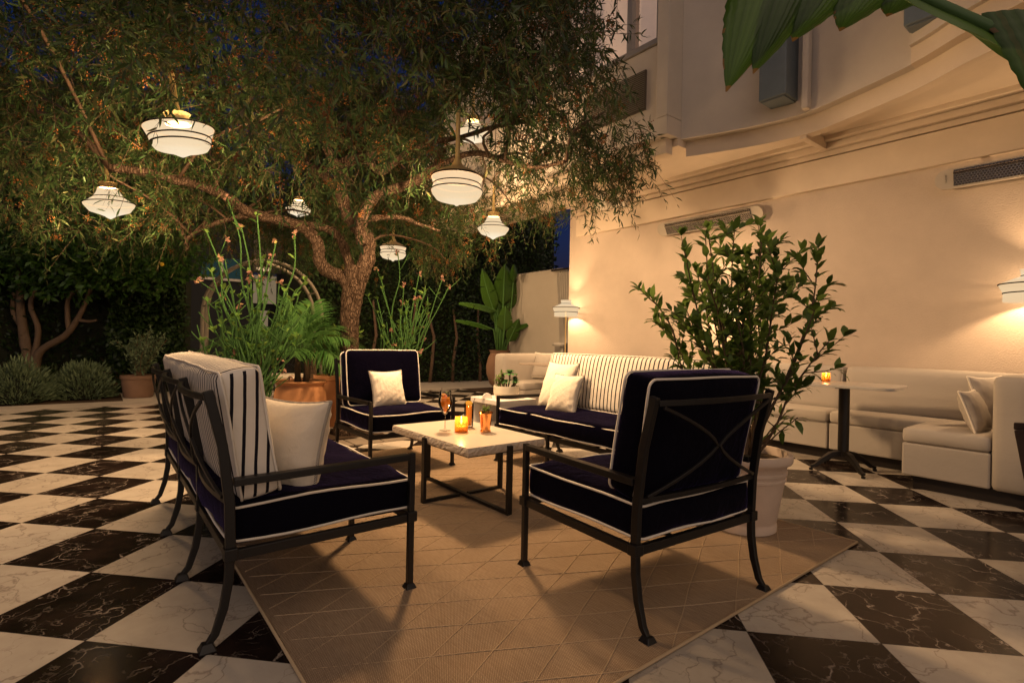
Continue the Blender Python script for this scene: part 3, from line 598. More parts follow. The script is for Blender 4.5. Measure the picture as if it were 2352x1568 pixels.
def pillow(label, pos, right, upv, size, seed, cat='pillow', cordmat='cord', group='cream throw pillows', thick=.075, mat='linen'):
    """square pillow: pos = centre, right/upv its edges; the seam carries a cord"""
    right = Vector(right).normalized(); upv = Vector(upv); upv = (upv-right*upv.dot(right)).normalized(); nrm = right.cross(upv)
    t = thing('throw_pillow', label, cat, Vector(pos), 0, group); h = size/2; rnd = random.Random(seed); ph = [rnd.uniform(0, 6) for _ in range(8)]
    n = 22
    def edge(a, b):
        pin = .09
        x = a*(1-pin*(1-b*b)); y = b*(1-pin*(1-a*a)); return x*h, y*h
    vs = []; fs = []; idx = {}
    for s in (1, -1):
        for i in range(n+1):
            for j in range(n+1):
                a = math.sin((i/n-.5)*PI); b = math.sin((j/n-.5)*PI); x, y = edge(a, b)
                th = thick*((1-a*a)*(1-b*b))**.42
                e = max(abs(a), abs(b)); wr = .0045*math.sin(16*a+7*b+ph[0])*math.sin(9*b-5*a+ph[1])+.0035*e*e*math.sin(38*(a if abs(b) > abs(a) else b)+ph[2])
                th += wr*min(1, (1-a*a)*(1-b*b)*14)
                if (i in (0, n) or j in (0, n)):
                    key = (i, j)
                    if key not in idx: idx[key] = len(vs); vs.append(right*x+upv*y)
                else: idx[(s, i, j)] = len(vs); vs.append(right*x+upv*y+nrm*(s*th))
        gid = lambda i, j: idx[(i, j)] if (i in (0, n) or j in (0, n)) else idx[(s, i, j)]
        for i in range(n):
            for j in range(n):
                q = (gid(i, j), gid(i+1, j), gid(i+1, j+1), gid(i, j+1)); fs.append(q if s > 0 else q[::-1])
    MB().add(vs, fs).build('cover', M[mat], t, smooth=True)
    if cordmat:
        per = [(i/n*2-1, -1) for i in range(n)]+[(1, i/n*2-1) for i in range(n)]+[(1-i/n*2, 1) for i in range(n)]+[(-1, 1-i/n*2) for i in range(n)]
        pts = []
        for a, b in per:
            a = math.sin(a*PI/2); b = math.sin(b*PI/2); x, y = edge(a, b); pts.append(right*x+upv*y)
        MB().tube(pts, .0075, 8, True).build('cord_trim', M[cordmat], t, smooth=True)
    return t
def onseat(root, x, y, z=.478):
    R = Matrix.Rotation(root.rotation_euler.z, 3, 'Z'); return Vector(root.location)+R @ Vector((x, y, z))
def vec(root, x, y, z): return Matrix.Rotation(root.rotation_euler.z, 3, 'Z') @ Vector((x, y, z))
pillow('large cream pillow with herringbone cord leaning at the near end of the latticed sofa', (-.925, 2.18, .602), (.92, -.39, 0), (-.36, .36, .86), .385, 1, thick=.115)
p0 = onseat(chairC, .03, -.06); pillow('small cream pillow on the armchair beside the tree', p0+Vector((0, 0, .145)), vec(chairC, 1, .1, 0), vec(chairC, 0, -.30, .95), .31, 2, thick=.06)
p0 = onseat(sofaR, .66, -.06); pillow('large cream pillow at the end of the facing sofa, behind a smaller one', p0+Vector((0, 0, .19)), vec(sofaR, 1, -.12, 0), vec(sofaR, 0, -.30, .95), .42, 3, thick=.08)
p0 = onseat(sofaR, .44, .07); pillow('small cream pillow propped against a larger one on the facing sofa', p0+Vector((0, 0, .15)), vec(sofaR, 1, .05, 0), vec(sofaR, 0, -.34, .94), .32, 4, thick=.065)

# ------------------------------------------------------------------ rug
def rug():
    u0, u1, v0, v1 = 1.06, 4.565, .51, 3.23; cu_, cv = (u0+u1)/2, (v0+v1)/2; c = uv(cu_, cv)
    o = thing('area_rug', 'tan woven rug with raised diamond lines under the seating group', 'rug', (c.x, c.y, 0), RZ_WALL)
    hx, hy = (u1-u0)/2, (v1-v0)/2
    mt = MB(); nx_, ny_ = 90, 70
    zz = lambda x, y: .010+.0022*(1+math.sin(x*3.1+y*2.3))*math.sin(y*4.7-x*1.9)**2*min(1, .15+(max(abs(x)/hx, abs(y)/hy))**6)
    mt.add([(-hx+2*hx*i/nx_, -hy+2*hy*j/ny_+.006*math.sin(i*.21)*(1 if j in (0, ny_) else 0), zz(-hx+2*hx*i/nx_, -hy+2*hy*j/ny_)) for i in range(nx_+1) for j in range(ny_+1)], [(i*(ny_+1)+j, (i+1)*(ny_+1)+j, (i+1)*(ny_+1)+j+1, i*(ny_+1)+j+1) for i in range(nx_) for j in range(ny_)])
    mt.build('mat', M['rug'], o, smooth=True)
    MB().tube([(x, y, .008) for x, y in ((-hx, -hy), (hx, -hy), (hx, hy), (-hx, hy))], .0075, 6, True).build('hem', simple('tan_binding', (.42, .31, .19), .9), o, smooth=True)
    ln = MB(); sx, sy = .1, .2   # diamonds: two families of raised cords
    for sgn in (1, -1):
        k = -16
        while k < 16:
            pts = []
            for i in range(701):
                x = -hx+2*hx*i/700; y = sgn*(x*sy/sx)*1.0+k*2*sy
                y += .010*math.sin(x*7+k*1.7+sgn)+.004*math.sin(x*31+k)
                if abs(y) < hy-.02: pts.append((x, y, .0108+.0010*math.sin(i*2.2)))
            if len(pts) > 3: ln.tube(pts, .0023, 5)
            k += 1
    ln.build('raised_line', M['rug_line'], o, smooth=True)
M['rug_line'] = simple('rug_cord', (.40, .29, .18), .9, var=.25, vscale=120, bump=.4, bscale=300)
rug()

# ------------------------------------------------------------------ coffee table
ct = thing('coffee_table', 'cream marble coffee table with chiselled edge on a black cross frame', 'table', (-.305, 3.545, 0), RZ_WALL)
def slab():
    hx, hy, z0, z1 = .48, .292, .389, .437; per = []
    nx, ny = 60, 36
    per = [(-hx+2*hx*i/nx, -hy, 0, -1) for i in range(nx)]+[(hx, -hy+2*hy*i/ny, 1, 0) for i in range(ny)]+[(hx-2*hx*i/nx, hy, 0, 1) for i in range(nx)]+[(-hx, hy-2*hy*i/ny, -1, 0) for i in range(ny)]
    rows = [z0, z0+.012, z0+.024, z0+.036, z1]; vs = []; rnd = random.Random(5); N = len(per)
    for j, z in enumerate(rows):
        for (x, y, nx_, ny_) in per:
            d = rnd.uniform(-.001, .009) if 0 < j < 4 else rnd.uniform(-.002, .001)
            vs.append((x+nx_*d, y+ny_*d, z+(rnd.uniform(-.004, .004) if 0 < j < 4 else 0)))
    fs = [(j*N+i, j*N+(i+1) % N, (j+1)*N+(i+1) % N, (j+1)*N+i) for j in range(4) for i in range(N)]
    e = MB().add(vs, fs); o = MB().add([(x, y, z1) for x, y in ((-hx, -hy), (hx, -hy), (hx, hy), (-hx, hy))]+[(x, y, z1-.004) for x, y in ((-hx+.004, -hy+.004), (hx-.004, -hy+.004), (hx-.004, hy-.004), (-hx+.004, hy-.004))], [(0, 1, 2, 3), (7, 6, 5, 4)]).build('table_top', M['marble'], ct)
    top = o
    e.build('chiselled_edge', M['chisel'], top)
slab()
I = M['iron']
MB().span((-.47, -.285, .381), (.47, .285, .388)).build('tray', I, ct)
for x, y in ((0, -.305), (0, .305), (-.493, 0), (.493, 0)):
    MB().box((x, y, .213), (.036 if x == 0 else .022, .022 if x == 0 else .036, .424)).build('leg', I, ct, bevel=.002)
MB().box((0, 0, .015), (.964, .032, .026)).build('floor_bar', I, ct, bevel=.002)
MB().box((0, .1635, .015), (.030, .260, .024)).build('floor_bar', I, ct, bevel=.002); MB().box((0, -.1635, .015), (.030, .260, .024)).build('floor_bar', I, ct, bevel=.002)
def ontop(px, py, z=.437):
    d = at(px, py, 1)-CAM; k = (z-H)/d.z; return CAM+d*k
def zd(x, y): return ((1260+x*.20408)*.784, (960+y*.20408)*.784)
def lathe_part(name, prof, mat, parent, n=28, c0=True, c1=True, c=(0, 0, 0)): return MB().lathe(prof, n, c, c0, c1).build(name, mat, parent, smooth=True, angle=50)
# wine glass with orange drink
p = ontop(*zd(212, 1475)); t = thing('wine_glass', 'stemmed glass of iced orange spritz on the coffee table', 'cocktail', p); t.scale = (1.2,)*3
lathe_part('bowl', [(.004, .088), (.010, .094), (.026, .118), (.0385, .148), (.0400, .165), (.036, .195), (.0315, .225), (.0305, .225), (.035, .195), (.039, .165), (.0372, .148), (.025, .119), (.008, .096)], M['clear'], t, c0=False, c1=False)
lathe_part('stem', [(.033, 0), (.033, .002), (.012, .006), (.0045, .012), (.0032, .04), (.0035, .08), (.006, .092)], M['clear'], t)
lathe_part('drink', [(.003, .097), (.0235, .1195), (.0358, .1485), (.0374, .165), (.0352, .186), (0, .187)], M['drink'], t)
mb = MB()
for k in range(4): mb.box((random.uniform(-.012, .012), random.uniform(-.012, .012), .16+.012*k), (.022, .022, .022), Euler((k, k*2, k*.7)).to_matrix())
mb.build('ice', M['ice'], t, bevel=.002)
sp = np_mesh('garnish', leaf_verts(np.array([[.012, -.006, .165+.008*k] for k in range(7)]), rand_dirs(7)*.7+np.array([.2, 0, .6]), rand_dirs(7), .02, .008), 6, LEAF_F, M['shrub'], t)
MB().tube([(-.018, 0, .15), (-.022, .002, .236)], .0012, 5).lathe([(0, .233), (.004, .236), (0, .241)], 8, (-.022, .002, 0)).build('pick', M['wood'], t)
# highball
p = ontop(*zd(553, 1425)); t = thing('highball_glass', 'tall straight glass of orange drink with lemon and pick behind the candle', 'cocktail', p); t.scale = (1.25,)*3
lathe_part('glass', [(.024, 0), (.026, .002), (.027, .135), (.0255, .135), (.0245, .012), (0, .01)], M['clear'], t, c1=False)
lathe_part('drink', [(.0235, .013), (.0250, .118), (0, .119)], M['drink'], t)
MB().add([(0, .004, .118)]+[(.024*math.cos(a)-.002, .004, .128+.022*math.sin(a)) for a in np.linspace(0, PI, 9)], [(0, i+1, i+2) for i in range(8)]).build('lemon', M['lemon'], t)
MB().tube([(.012, 0, .10), (.030, .004, .158)], .0012, 5).lathe([(0, .156), (.004, .160), (0, .165)], 8, (.031, .004, 0)).build('pick', M['wood'], t)
# candle in faceted amber glass
def candle_holder(p, label, s=1.0):
    t = thing('candle_holder', label, 'candle', p); t.scale = (1.3,)*3; vs = []; fs = []; n = 28; rows = 15
    for j in range(rows+1):
        z = .078*s*j/rows
        for k in range(n):
            r = .0315+.0015*math.sin(j/rows*PI)
            if 1 <= j <= 10: r += .0022 if (k+j) % 2 else -.0012
            vs.append((r*s*math.cos(2*PI*k/n), r*s*math.sin(2*PI*k/n), z))
    fs = [(j*n+k, j*n+(k+1) % n, (j+1)*n+(k+1) % n, (j+1)*n+k) for j in range(rows) for k in range(n)]
    MB().add(vs, fs).build('glass', M['amber'], t)
    lathe_part('base', [(.030*s, .001), (.030*s, .004), (0, .005)], M['amber'], t)
    lathe_part('candle', [(.026*s, .006), (.026*s, .030*s), (0, .031*s)], M['wax'], t)
    lathe_part('flame', [(.0005, .040*s), (.0048*s, .050*s), (.0056*s, .058*s), (.003*s, .070*s), (0, .082*s)], M['flame'], t, 12)
    la = bpy.data.lights.new('candle_light', 'POINT'); la.energy = 1.1*s; la.color = (1, .55, .2); la.shadow_soft_size = .012
    lo = bpy.data.objects.new('candle_light', la); COL.objects.link(lo); lo.parent = t; lo.location = (0, 0, .09*s)
candle_holder(ontop(*zd(446, 1495)), 'lit candle in faceted amber glass on the coffee table')
# copper cup with mint
p = ontop(*zd(795, 1490)); t = thing('copper_cup', 'copper julep cup with a sprig of mint on the coffee table', 'cocktail', p); t.scale = (1.3,)*3
lathe_part('cup', [(.026, 0), (.028, .003), (.027, .008), (.024, .011), (.028, .045), (.0345, .095), (.0375, .097), (.0375, .103), (.035, .104), (.0335, .097), (0, .094)], M['copper'], t)
k = 26; a = RNG.random(k)*2*PI; r = RNG.random(k)**.5*.016
np_mesh('mint', leaf_verts(np.c_[r*np.cos(a), r*np.sin(a), .098+RNG.random(k)*.03], np.c_[np.cos(a), np.sin(a), RNG.random(k)*.9], np.tile([0, 0, 1.], (k, 1)), .024, .013), 6, LEAF_F, M['shrub'], t)
MB().tube([(0, 0, .095), (.003, 0, .12), (.004, .003, .142)], .0015, 5).build('sprig', M['stem_plain'] if 'stem_plain' in M else M['wood'], t)

# ------------------------------------------------------------------ side table with succulents
t = thing('side_table', 'square cream stone side table with an open shelf at the end of the facing sofa', 'table', (-.075, 5.10, 0), face_rz(-V))
W = .235
mb = MB().span((-W, -.22, .455), (W, .22, .50)); mb.build('top', M['white'], t, bevel=.004)
MB().span((W-.04, -.22, 0), (W, .22, .454)).build('side_panel', M['white'], t, bevel=.003); MB().span((-W, -.22, 0), (-W+.04, .22, .454)).build('side_panel', M['white'], t, bevel=.003)
MB().span((-W+.041, -.22, 0), (W-.041, -.19, .454)).build('back_panel', M['white'], t); MB().span((-W+.041, -.189, .22), (W-.041, .21, .245)).build('shelf', M['white'], t)
sbp = Vector((-.045, 5.07, .50))
t = thing('succulent_bowl', 'round ivory bowl of green succulents on the stone side table', 'potted plant', sbp)
lathe_part('bowl', [(.06, 0), (.095, .006), (.118, .03), (.124, .06), (.124, .118), (.114, .118), (.112, .075), (0, .07)], M['ceramic'], t, 40)
lathe_part('soil', [(.113, .10), (0, .104)], M['potsoil'], t, c0=False)
sg = MB(); LV = []; LJ = []
for (x, y, h, r, kk) in ((.03, .0, .125, .085, 11), (.075, .03, .07, .055, 8), (.00, -.07, .05, .05, 8), (.085, -.04, .055, .05, 8)):
    sg.tube([(x*.5, y*.5, .09), (x, y, .10+h*.6), (x, y, .10+h)], .008, 6)
    for lvl in range(4):
        a = 2*PI*np.arange(kk)/kk+lvl*.6; e = .12+.55*lvl
        LV.append(leaf_verts(np.tile([x, y, .10+h+.006*lvl], (kk, 1)), np.c_[np.cos(a), np.sin(a), np.full(kk, e)], np.tile([0, 0, 1.], (kk, 1)), r*(1-.2*lvl), r*.55, .18))
for (x, y, h) in ((-.05, .0, .13), (-.085, .03, .10), (-.07, -.05, .10), (-.03, .05, .12), (-.105, -.01, .08), (-.045, -.02, .15), (.09, .06, .08), (.1, .0, .1)):
    sg.tube([(x*.6, y*.6, .09), (x*.9, y*.9, .10+h*.5), (x, y, .10+h)], .0055, 6)
    k = 26; f_ = RNG.random(k); P_ = np.c_[x*(.7+.3*f_), y*(.7+.3*f_), .10+h*(.3+.75*f_)]+RNG.normal(size=(k, 3))*.008
    LJ.append(leaf_verts(P_, unit(RNG.normal(size=(k, 3))+np.array([0, 0, .5])), np.tile([0, 0, 1.], (k, 1)), .032, .017, .1))
sg.build('stem', M['wood'], t, smooth=True)
np_mesh('rosette', np.concatenate(LV), 6, LEAF_F, M['succ'], t); np_mesh('foliage', np.concatenate(LJ), 6, LEAF_F, M['shrub'], t)
t = thing('stone_ornament', 'small half-round white ornament standing on the corner of the stone side table', 'ornament', (-.225, 4.985, .50), .3)
MB().prism([(.05*math.cos(a), .052*math.sin(a)) for a in np.linspace(0, PI, 15)], -.012, .012).xform(Matrix.Rotation(PI/2, 4, 'X')).build('half_disc', M['white'], t, bevel=.002)
MB().span((-.05, -.016, -.001), (.05, .016, .004)).build('foot', M['white'], t)

# ------------------------------------------------------------------ banquettes along the wall
VF, VB = 5.38, 5.72   # seat front, back front
def bseg(t, u0, u1, off):
    """straight piece of banquette between u0 and u1; off = u of the root"""
    X0, X1 = -(u1-off)+.004, -(u0-off)-.004; y = lambda v: v-5.7
    L = X1-X0
    rb = rbox(L/2, (VB+.04-VF)/2, .055, .03, 20, 8, 4, (0, .006, .008)); rb.shift(((X0+X1)/2, (VF+VB+.04)/2-5.7, .40)); rb.build('seat', M['banq'], t, smooth=True)
    MB().span((X0, y(VF+.008), .10), (X1, y(VB), .343)).build('front_panel', M['banq'], t, bevel=.012)
    rb = rbox(L/2, .115, .22, .055, 20, 6, 8, (0, .01, .008)); rb.xform(Matrix.Translation(((X0+X1)/2, y(VB)+.115, .645)) @ Matrix.Rotation(math.radians(-4), 4, 'X')); rb.build('backrest', M['banq'], t, smooth=True)
    for xs_ in (X0+.006, X1-.006): MB().tube([(xs_, y(VB)-.004, .47), (xs_-.0, y(VB)-.012, .60), (xs_, y(VB)+.03, .84)], .006, 6).build('piping', M['banq'], t, smooth=True)
    MB().tube([(X0, y(VF)+.002, .348), ((X0+X1)/2, y(VF)-.003, .346), (X1, y(VF)+.002, .348)], .005, 6).build('piping', M['banq'], t, smooth=True)
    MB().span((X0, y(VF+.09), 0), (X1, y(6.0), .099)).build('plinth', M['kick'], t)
t = thing('banquette', 'cream banquette section along the wall behind the facing sofa and potted shrub', 'banquette', uv(4.0, 5.7), RZ_WALL, 'cream upholstered banquette sections')
bseg(t, 2.03, 4.2, 4.0)
t = thing('banquette', 'cream banquette section hidden mostly behind the striped sofa back', 'banquette', uv(5.0, 5.7), RZ_WALL, 'cream upholstered banquette sections')
bseg(t, 4.2, 6.16, 5.0)
t = thing('banquette', 'cream banquette section past the right edge of the picture', 'banquette', uv(-1.3, 5.7), RZ_WALL, 'cream upholstered banquette sections')
bseg(t, -2.6, -.3, -1.3)
t = thing('banquette', 'last cream banquette section of the row along the wall', 'banquette', uv(-3.8, 5.7), RZ_WALL, 'cream upholstered banquette sections')
bseg(t, -4.9, -2.61, -3.8)
# far end: the return that closes the booth
t = thing('banquette', 'cream banquette end closing the far booth beside the terracotta urn', 'banquette', uv(6.4, 5.3), RZ_WALL, 'cream upholstered banquette sections')
rb = rbox(.13, .60, .37, .06, 6, 12, 8, (.01, .01, .0)); rb.xform(Matrix.Translation((.06, .06, .485))); rb.build('backrest', M['banq'], t, smooth=True)
rb = rbox(.22, .40, .055, .03, 8, 10, 4, (0, .006, .008)); rb.shift((.42, -.13, .40)); rb.build('seat', M['banq'], t, smooth=True)
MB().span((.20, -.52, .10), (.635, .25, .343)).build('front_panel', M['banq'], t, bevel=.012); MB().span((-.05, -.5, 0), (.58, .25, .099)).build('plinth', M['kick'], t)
# corner booth on the right
t = thing('banquette', 'cream banquette corner with a short return bench behind the bistro table', 'banquette', uv(1.3, 5.3), RZ_WALL, 'cream upholstered banquette sections')
off = 1.3
rb = rbox((2.02-.80)/2, .19, .055, .03, 20, 8, 4, (0, .006, .008)); rb.shift((-(1.41-off), .27, .40)); rb.build('seat', M['banq'], t, smooth=True)
MB().span((-(2.02-off), .088, .10), (-(1.30-off), .40, .343)).build('front_panel', M['banq'], t, bevel=.012)
rb = rbox(.255, .30, .055, .03, 10, 10, 4, (0, .004, .008)); rb.shift((.255, -.185, .40)); rb.build('seat', M['banq'], t, smooth=True)
MB().span((.003, -.482, .10), (.508, .087, .343)).build('front_panel', M['banq'], t, bevel=.012)
rb = rbox((2.02-.72)/2, .115, .22, .055, 20, 6, 8, (0, .01, .008)); rb.xform(Matrix.Translation((-(1.37-off), .535, .645)) @ Matrix.Rotation(math.radians(-4), 4, 'X')); rb.build('backrest', M['banq'], t, smooth=True)
rb = rbox(.10, .56, .39, .035, 8, 14, 8, (.006, .006, .004)); rb.xform(Matrix.Translation((.612, .07, .485))); rb.build('side_back', M['banq'], t, smooth=True)
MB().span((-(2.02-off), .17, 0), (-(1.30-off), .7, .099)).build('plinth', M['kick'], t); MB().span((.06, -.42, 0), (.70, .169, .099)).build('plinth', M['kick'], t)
t = thing('banquette', 'next cream banquette back at the right edge beyond the corner booth', 'banquette', uv(.45, 5.3), RZ_WALL, 'cream upholstered banquette sections')
rb = rbox(.125, .56, .39, .035, 8, 14, 8, (.006, .006, .004)); rb.xform(Matrix.Translation((-.008, .05, .485))); rb.build('backrest', M['banq'], t, smooth=True)
rb = rbox(.30, .55, .055, .03, 10, 10, 4, (0, .004, .008)); rb.shift((.42, .06, .40)); rb.build('seat', M['banq'], t, smooth=True)
MB().span((.12, -.48, .10), (.72, .6, .343)).build('front_panel', M['banq'], t, bevel=.012); MB().span((-.12, -.42, 0), (.72, .6, .099)).build('plinth', M['kick'], t)
pillow('larger cream pillow in the corner of the right banquette', uv(.90, 5.50, .65), -U*.35+V*.94, U*.3+Vector((0, 0, 1)), .40, 11, group='plain pillows on the banquettes', cordmat='piping', thick=.075, mat='banq')
pillow('smaller cream pillow in front of a larger one on the right banquette', uv(.93, 5.10, .60), -U*.10+V*.99, U*.35+Vector((0, 0, 1)), .31, 12, group='plain pillows on the banquettes', cordmat='piping', thick=.065, mat='banq')
pillow('cream pillow on the far banquette above the granite table edge', uv(6.05, 5.42, .68), -U*.9+V*.3, V*.35+Vector((0, 0, 1)), .40, 13, group='plain pillows on the banquettes', cordmat='piping', thick=.07, mat='banq')

def bistro(label, c, rz, hx, hy, top, z=.742):
    t = thing('bistro_table', label, 'table', (c.x, c.y, 0), rz)
    MB().prism([(p.x, p.y) for p in loop_rr(hx, hy, .07, 0)], z-.022, z).build('table_top', top, t, bevel=.003)
    MB().prism([(.16, -.03), (.16, .03), (.03, .03), (.03, .16), (-.03, .16), (-.03, .03), (-.16, .03), (-.16, -.03), (-.03, -.03), (-.03, -.16), (.03, -.16), (.03, -.03)], z-.036, z-.023).build('top_spider', M['iron'], t)
    lathe_part('column', [(.046, .12), (.042, .16), (.042, z-.037)], M['iron'], t)
    for k in range(4):
        a = PI/4+k*PI/2; d = Vector((math.cos(a), math.sin(a), 0))
        mb = MB().bar([d*.02+Vector((0, 0, .150)), d*.10+Vector((0, 0, .135)), d*.18+Vector((0, 0, .085)), d*.235+Vector((0, 0, .042)), d*.275+Vector((0, 0, .032))], [.05, .045, .036, .030, .034], [.05, .045, .036, .028, .022])
        mb.lathe([(.016, 0), (.016, .02)], 10, d*.27); mb.build('foot', M['iron'], t, bevel=.004)
    return t
bt = uv(1.77, 5.03)
bistro('marble-topped bistro table on a black pedestal in front of the right banquette', bt, RZ_WALL+.10, .40, .30, M['marble_grey'] if 'marble_grey' in M else M['granite'])
candle_holder(bt+U*.20+V*.14+Vector((0, 0, .742)), 'lit candle glass on the bistro table behind the shrub', .75)
bistro('speckled granite bistro table beyond the facing sofa', uv(5.35, 4.95), RZ_WALL, .38, .33, M['granite'], .74)
t = thing('folded_napkin', 'white napkin lying on the granite table', 'napkin', uv(5.10, 5.05, .741), .6)
rbox(.07, .10, .018, .012, 8, 8, 4, (0, 0, .008), .004, 3).shift((0, 0, .02)).build('cloth', M['white'], t, smooth=True)

# dark dining chair cut by the right edge of the picture
t = thing('dining_chair', 'black padded chair with brown wooden frame at the far right edge', 'chair', (2.74, 2.40, 0), face_rz(Vector((.78, .62, 0))))
rb = rbox(.24, .045, .26, .04, 12, 6, 10, (0, .015, 0)); rb.xform(Matrix.Translation((0, -.26, .66)) @ Matrix.Rotation(math.radians(10), 4, 'X')); rb.build('backrest', M['black_leather'], t, smooth=True)
rb = rbox(.26, .25, .045, .04, 12, 12, 4, (0, 0, .015)); rb.shift((0, 0, .46)); rb.build('seat', M['black_leather'], t, smooth=True)
for sx in (-1, 1):
    MB().bar([(sx*.27, -.24, .70), (sx*.27, -.02, .68), (sx*.27, .22, .66)], .05, .035).build('arm', M['wood_dark'], t, bevel=.006)
    MB().bar([(sx*.27, -.24, .685), (sx*.23, -.25, .45), (sx*.14, -.32, 0)], .04, .05, (0, 1, 0)).build('leg', M['wood_dark'], t, bevel=.005)
    MB().bar([(sx*.27, .21, .645), (sx*.20, .22, .3), (sx*.10, .23, 0)], .04, .045, (0, 1, 0)).build('leg', M['wood_dark'], t, bevel=.005)
MB().bar([(-.24, .21, .40), (.24, .21, .40)], .03, .05).build('rail', M['wood_dark'], t)

# ================================================================== LAMPS
LAMPC = (1, .63, .325); ENERGY = 1200.0
def bulb(parent, z, e, r=.15):
    la = bpy.data.lights.new('bulb', 'POINT'); la.energy = e; la.color = LAMPC; la.shadow_soft_size = r
    lo = bpy.data.objects.new('bulb', la); COL.objects.link(lo); lo.parent = parent; lo.location = (0, 0, z); lo.visible_camera = False; lo.visible_glossy = False
def ringpart(t, r, z, w=.006): MB().lathe([(r-w, z-.0046), (r+.003, z-.0046), (r+.004, z), (r+.003, z+.0046), (r-w, z+.0046)], 40, (0, 0, 0), False, False).build('ring', M['ring'], t, smooth=True, angle=40)
def lantern(kind, label, pos, R, rod, e=1.0, tilt=0.0):
    """pos = centre of the widest edge of the shade; hangs from a rod"""
    t = thing('pendant_lantern', label, 'lantern', pos, 0, 'pendant lanterns hanging in the tree'); s = R
    if kind == 'tier':
        lathe_part('shade', [(1*s, 0), (.92*s, -.26*s), (.92*s, -.30*s), (1.0*s, -.50*s), (.95*s, -.64*s), (.80*s, -.83*s), (.55*s, -.91*s), (.20*s, -.96*s), (.10*s, -1.02*s), (.07*s, -1.07*s), (0, -1.10*s)], M['glow'], t, 40, False)
        lathe_part('cap', [(1.0*s, .010), (.82*s, .16*s), (.52*s, .31*s), (.28*s, .42*s), (.20*s, .54*s), (.13*s, .68*s), (.09*s, .80*s), (.05*s, .82*s)], M['brass'], t, 40, False)
        lathe_part('glare_liner', [(.985*s, .006), (.81*s, .148*s), (.51*s, .297*s), (.27*s, .405*s), (0, .42*s)], M['glare_liner'], t, 40, False)  # added black lining, soaks up bulb light so the cap does not glare
        for r, z in ((1.0, .0), (.92, -.28), (.995, -.50)): ringpart(t, r*s, z*s)
        top = .80*s; bz = -.40*s
    elif kind == 'drum':
        lathe_part('shade', [(1*s, 0), (.88*s, -.28*s), (.86*s, -.34*s), (.84*s, -.50*s), (.74*s, -.65*s), (.40*s, -.73*s), (.22*s, -.81*s), (.08*s, -.88*s), (0, -.91*s)], M['glow'], t, 40, False)
        lathe_part('upper_shade', [(1*s, .006), (.62*s, .10*s), (.30*s, .14*s)], M['glow'], t, 40, False, False)
        lathe_part('cap', [(.36*s, .12*s), (.29*s, .22*s), (.28*s, .26*s), (.38*s, .44*s), (.12*s, .46*s), (.06*s, .60*s)], M['brass'], t, 32, False)
        for r, z in ((1.0, 0), (.87, -.31), (.845, -.49)): ringpart(t, r*s, z*s)
        top = .58*s; bz = -.32*s
    else:
        lathe_part('shade', [(1*s, 0), (.97*s, -.10*s), (.78*s, -.36*s), (.44*s, -.48*s), (.22*s, -.58*s), (.08*s, -.68*s), (0, -.72*s)], M['glow'], t, 40, False)
        lathe_part('upper_shade', [(1*s, .005), (.82*s, .10*s), (.60*s, .28*s), (.46*s, .50*s), (.38*s, .74*s)], M['glow'], t, 40, False, False)
        lathe_part('cap', [(.38*s, .745*s), (.34*s, .80*s), (.38*s, .95*s), (.30*s, .98*s), (.10*s, 1.0*s), (.06*s, 1.1*s)], M['brass'], t, 32, False)
        for r, z in ((1.0, 0), (.62, .27), (.39, .72)): ringpart(t, r*s, z*s)
        top = 1.08*s; bz = -.05*s
    MB().tube([(0, 0, top), (0, 0, top+rod)], .019, 10).lathe([(.022, top+rod*.0), (.022, top+.03), (.016, top+.035)], 12).build('rod', M['brass'], t, smooth=True, angle=40)
    MB().tube([(0, 0, top+rod), (.01, 0, top+rod+.8), (.0, .02, top+rod+2.0)], .005, 5).build('cord', M['slit'], t)
    bulb(t, bz, ENERGY*e)
    if tilt: t.rotation_euler = (tilt, -tilt, 0)
    return t
lantern('tier', 'large three-banded lantern with brass dome hanging right of the trunk, nearest of all', at(1050, 409, 4.62), .225, .42, 2.0)
lantern('drum', 'big banded drum lantern with brass collar among leaves at upper left', at(411, 295, 3.73), .222, .45, .72, .10)
lantern('bell', 'bell-shaped lantern hanging low at far left above the citrus tree', at(251, 468, 5.4), .220, .3, .85, .06)
lantern('bell', 'bell-shaped lantern half covered by leaves above the three-banded one', at(1086, 305, 7.0), .218, .4, .42)
lantern('bell', 'bell-shaped lantern hanging between tree and building, below the canopy', at(1133, 524, 7.5), .226, .35, .45)
lantern('bell', 'distant bell lantern shining through leaves behind the left limb', at(686, 480, 9.6), .22, .35, .9)
lantern('tier', 'distant banded lantern just right of the trunk in front of the hedge', at(903, 568, 9.1), .222, .3, 1.0)
def stand_lamp(label, u, v=5.83, zr=1.585, e=250):
    p = uv(u, v, .85); t = thing('wall_lamp', label, 'lamp', p, 0, 'shaded lamps standing along the banquette'); s = .213; z = zr-.85
    lathe_part('shade', [(1*s, z), (.86*s, z-.33*s), (.87*s, z-.66*s)], M['glow_wall'], t, 40, False, False)
    lathe_part('upper_shade', [(1*s, z+.004), (.36*s, z+.30*s)], M['glow_wall'], t, 40, False, False)
    lathe_part('collar', [(.355*s, z+.31*s), (.40*s, z+.56*s)], M['glow_wall'], t, 32, False, False)
    for r, zz in ((1.0, 0), (.865, -.33), (.36, .305)): ringpart(t, r*s, z+zz*s, .003)
    MB().tube([(0, 0, 0), (0, 0, z-.06)], .008, 8).lathe([(.05, 0), (.05, .012), (.012, .02)], 16).build('stem', M['brass'], t, smooth=True, angle=40)
    MB().lathe([(.012, z-.06), (.03, z-.03), (.03, z+.02), (0, z+.04)], 14).build('lamp_bulb', M['glow'], t, smooth=True)
    bulb(t, z-.02, e, .03)
stand_lamp('linen lamp with pagoda shade standing at the far end of the wall', 6.02)
stand_lamp('glowing lamp hidden behind the leaves of the potted shrub', 3.40)
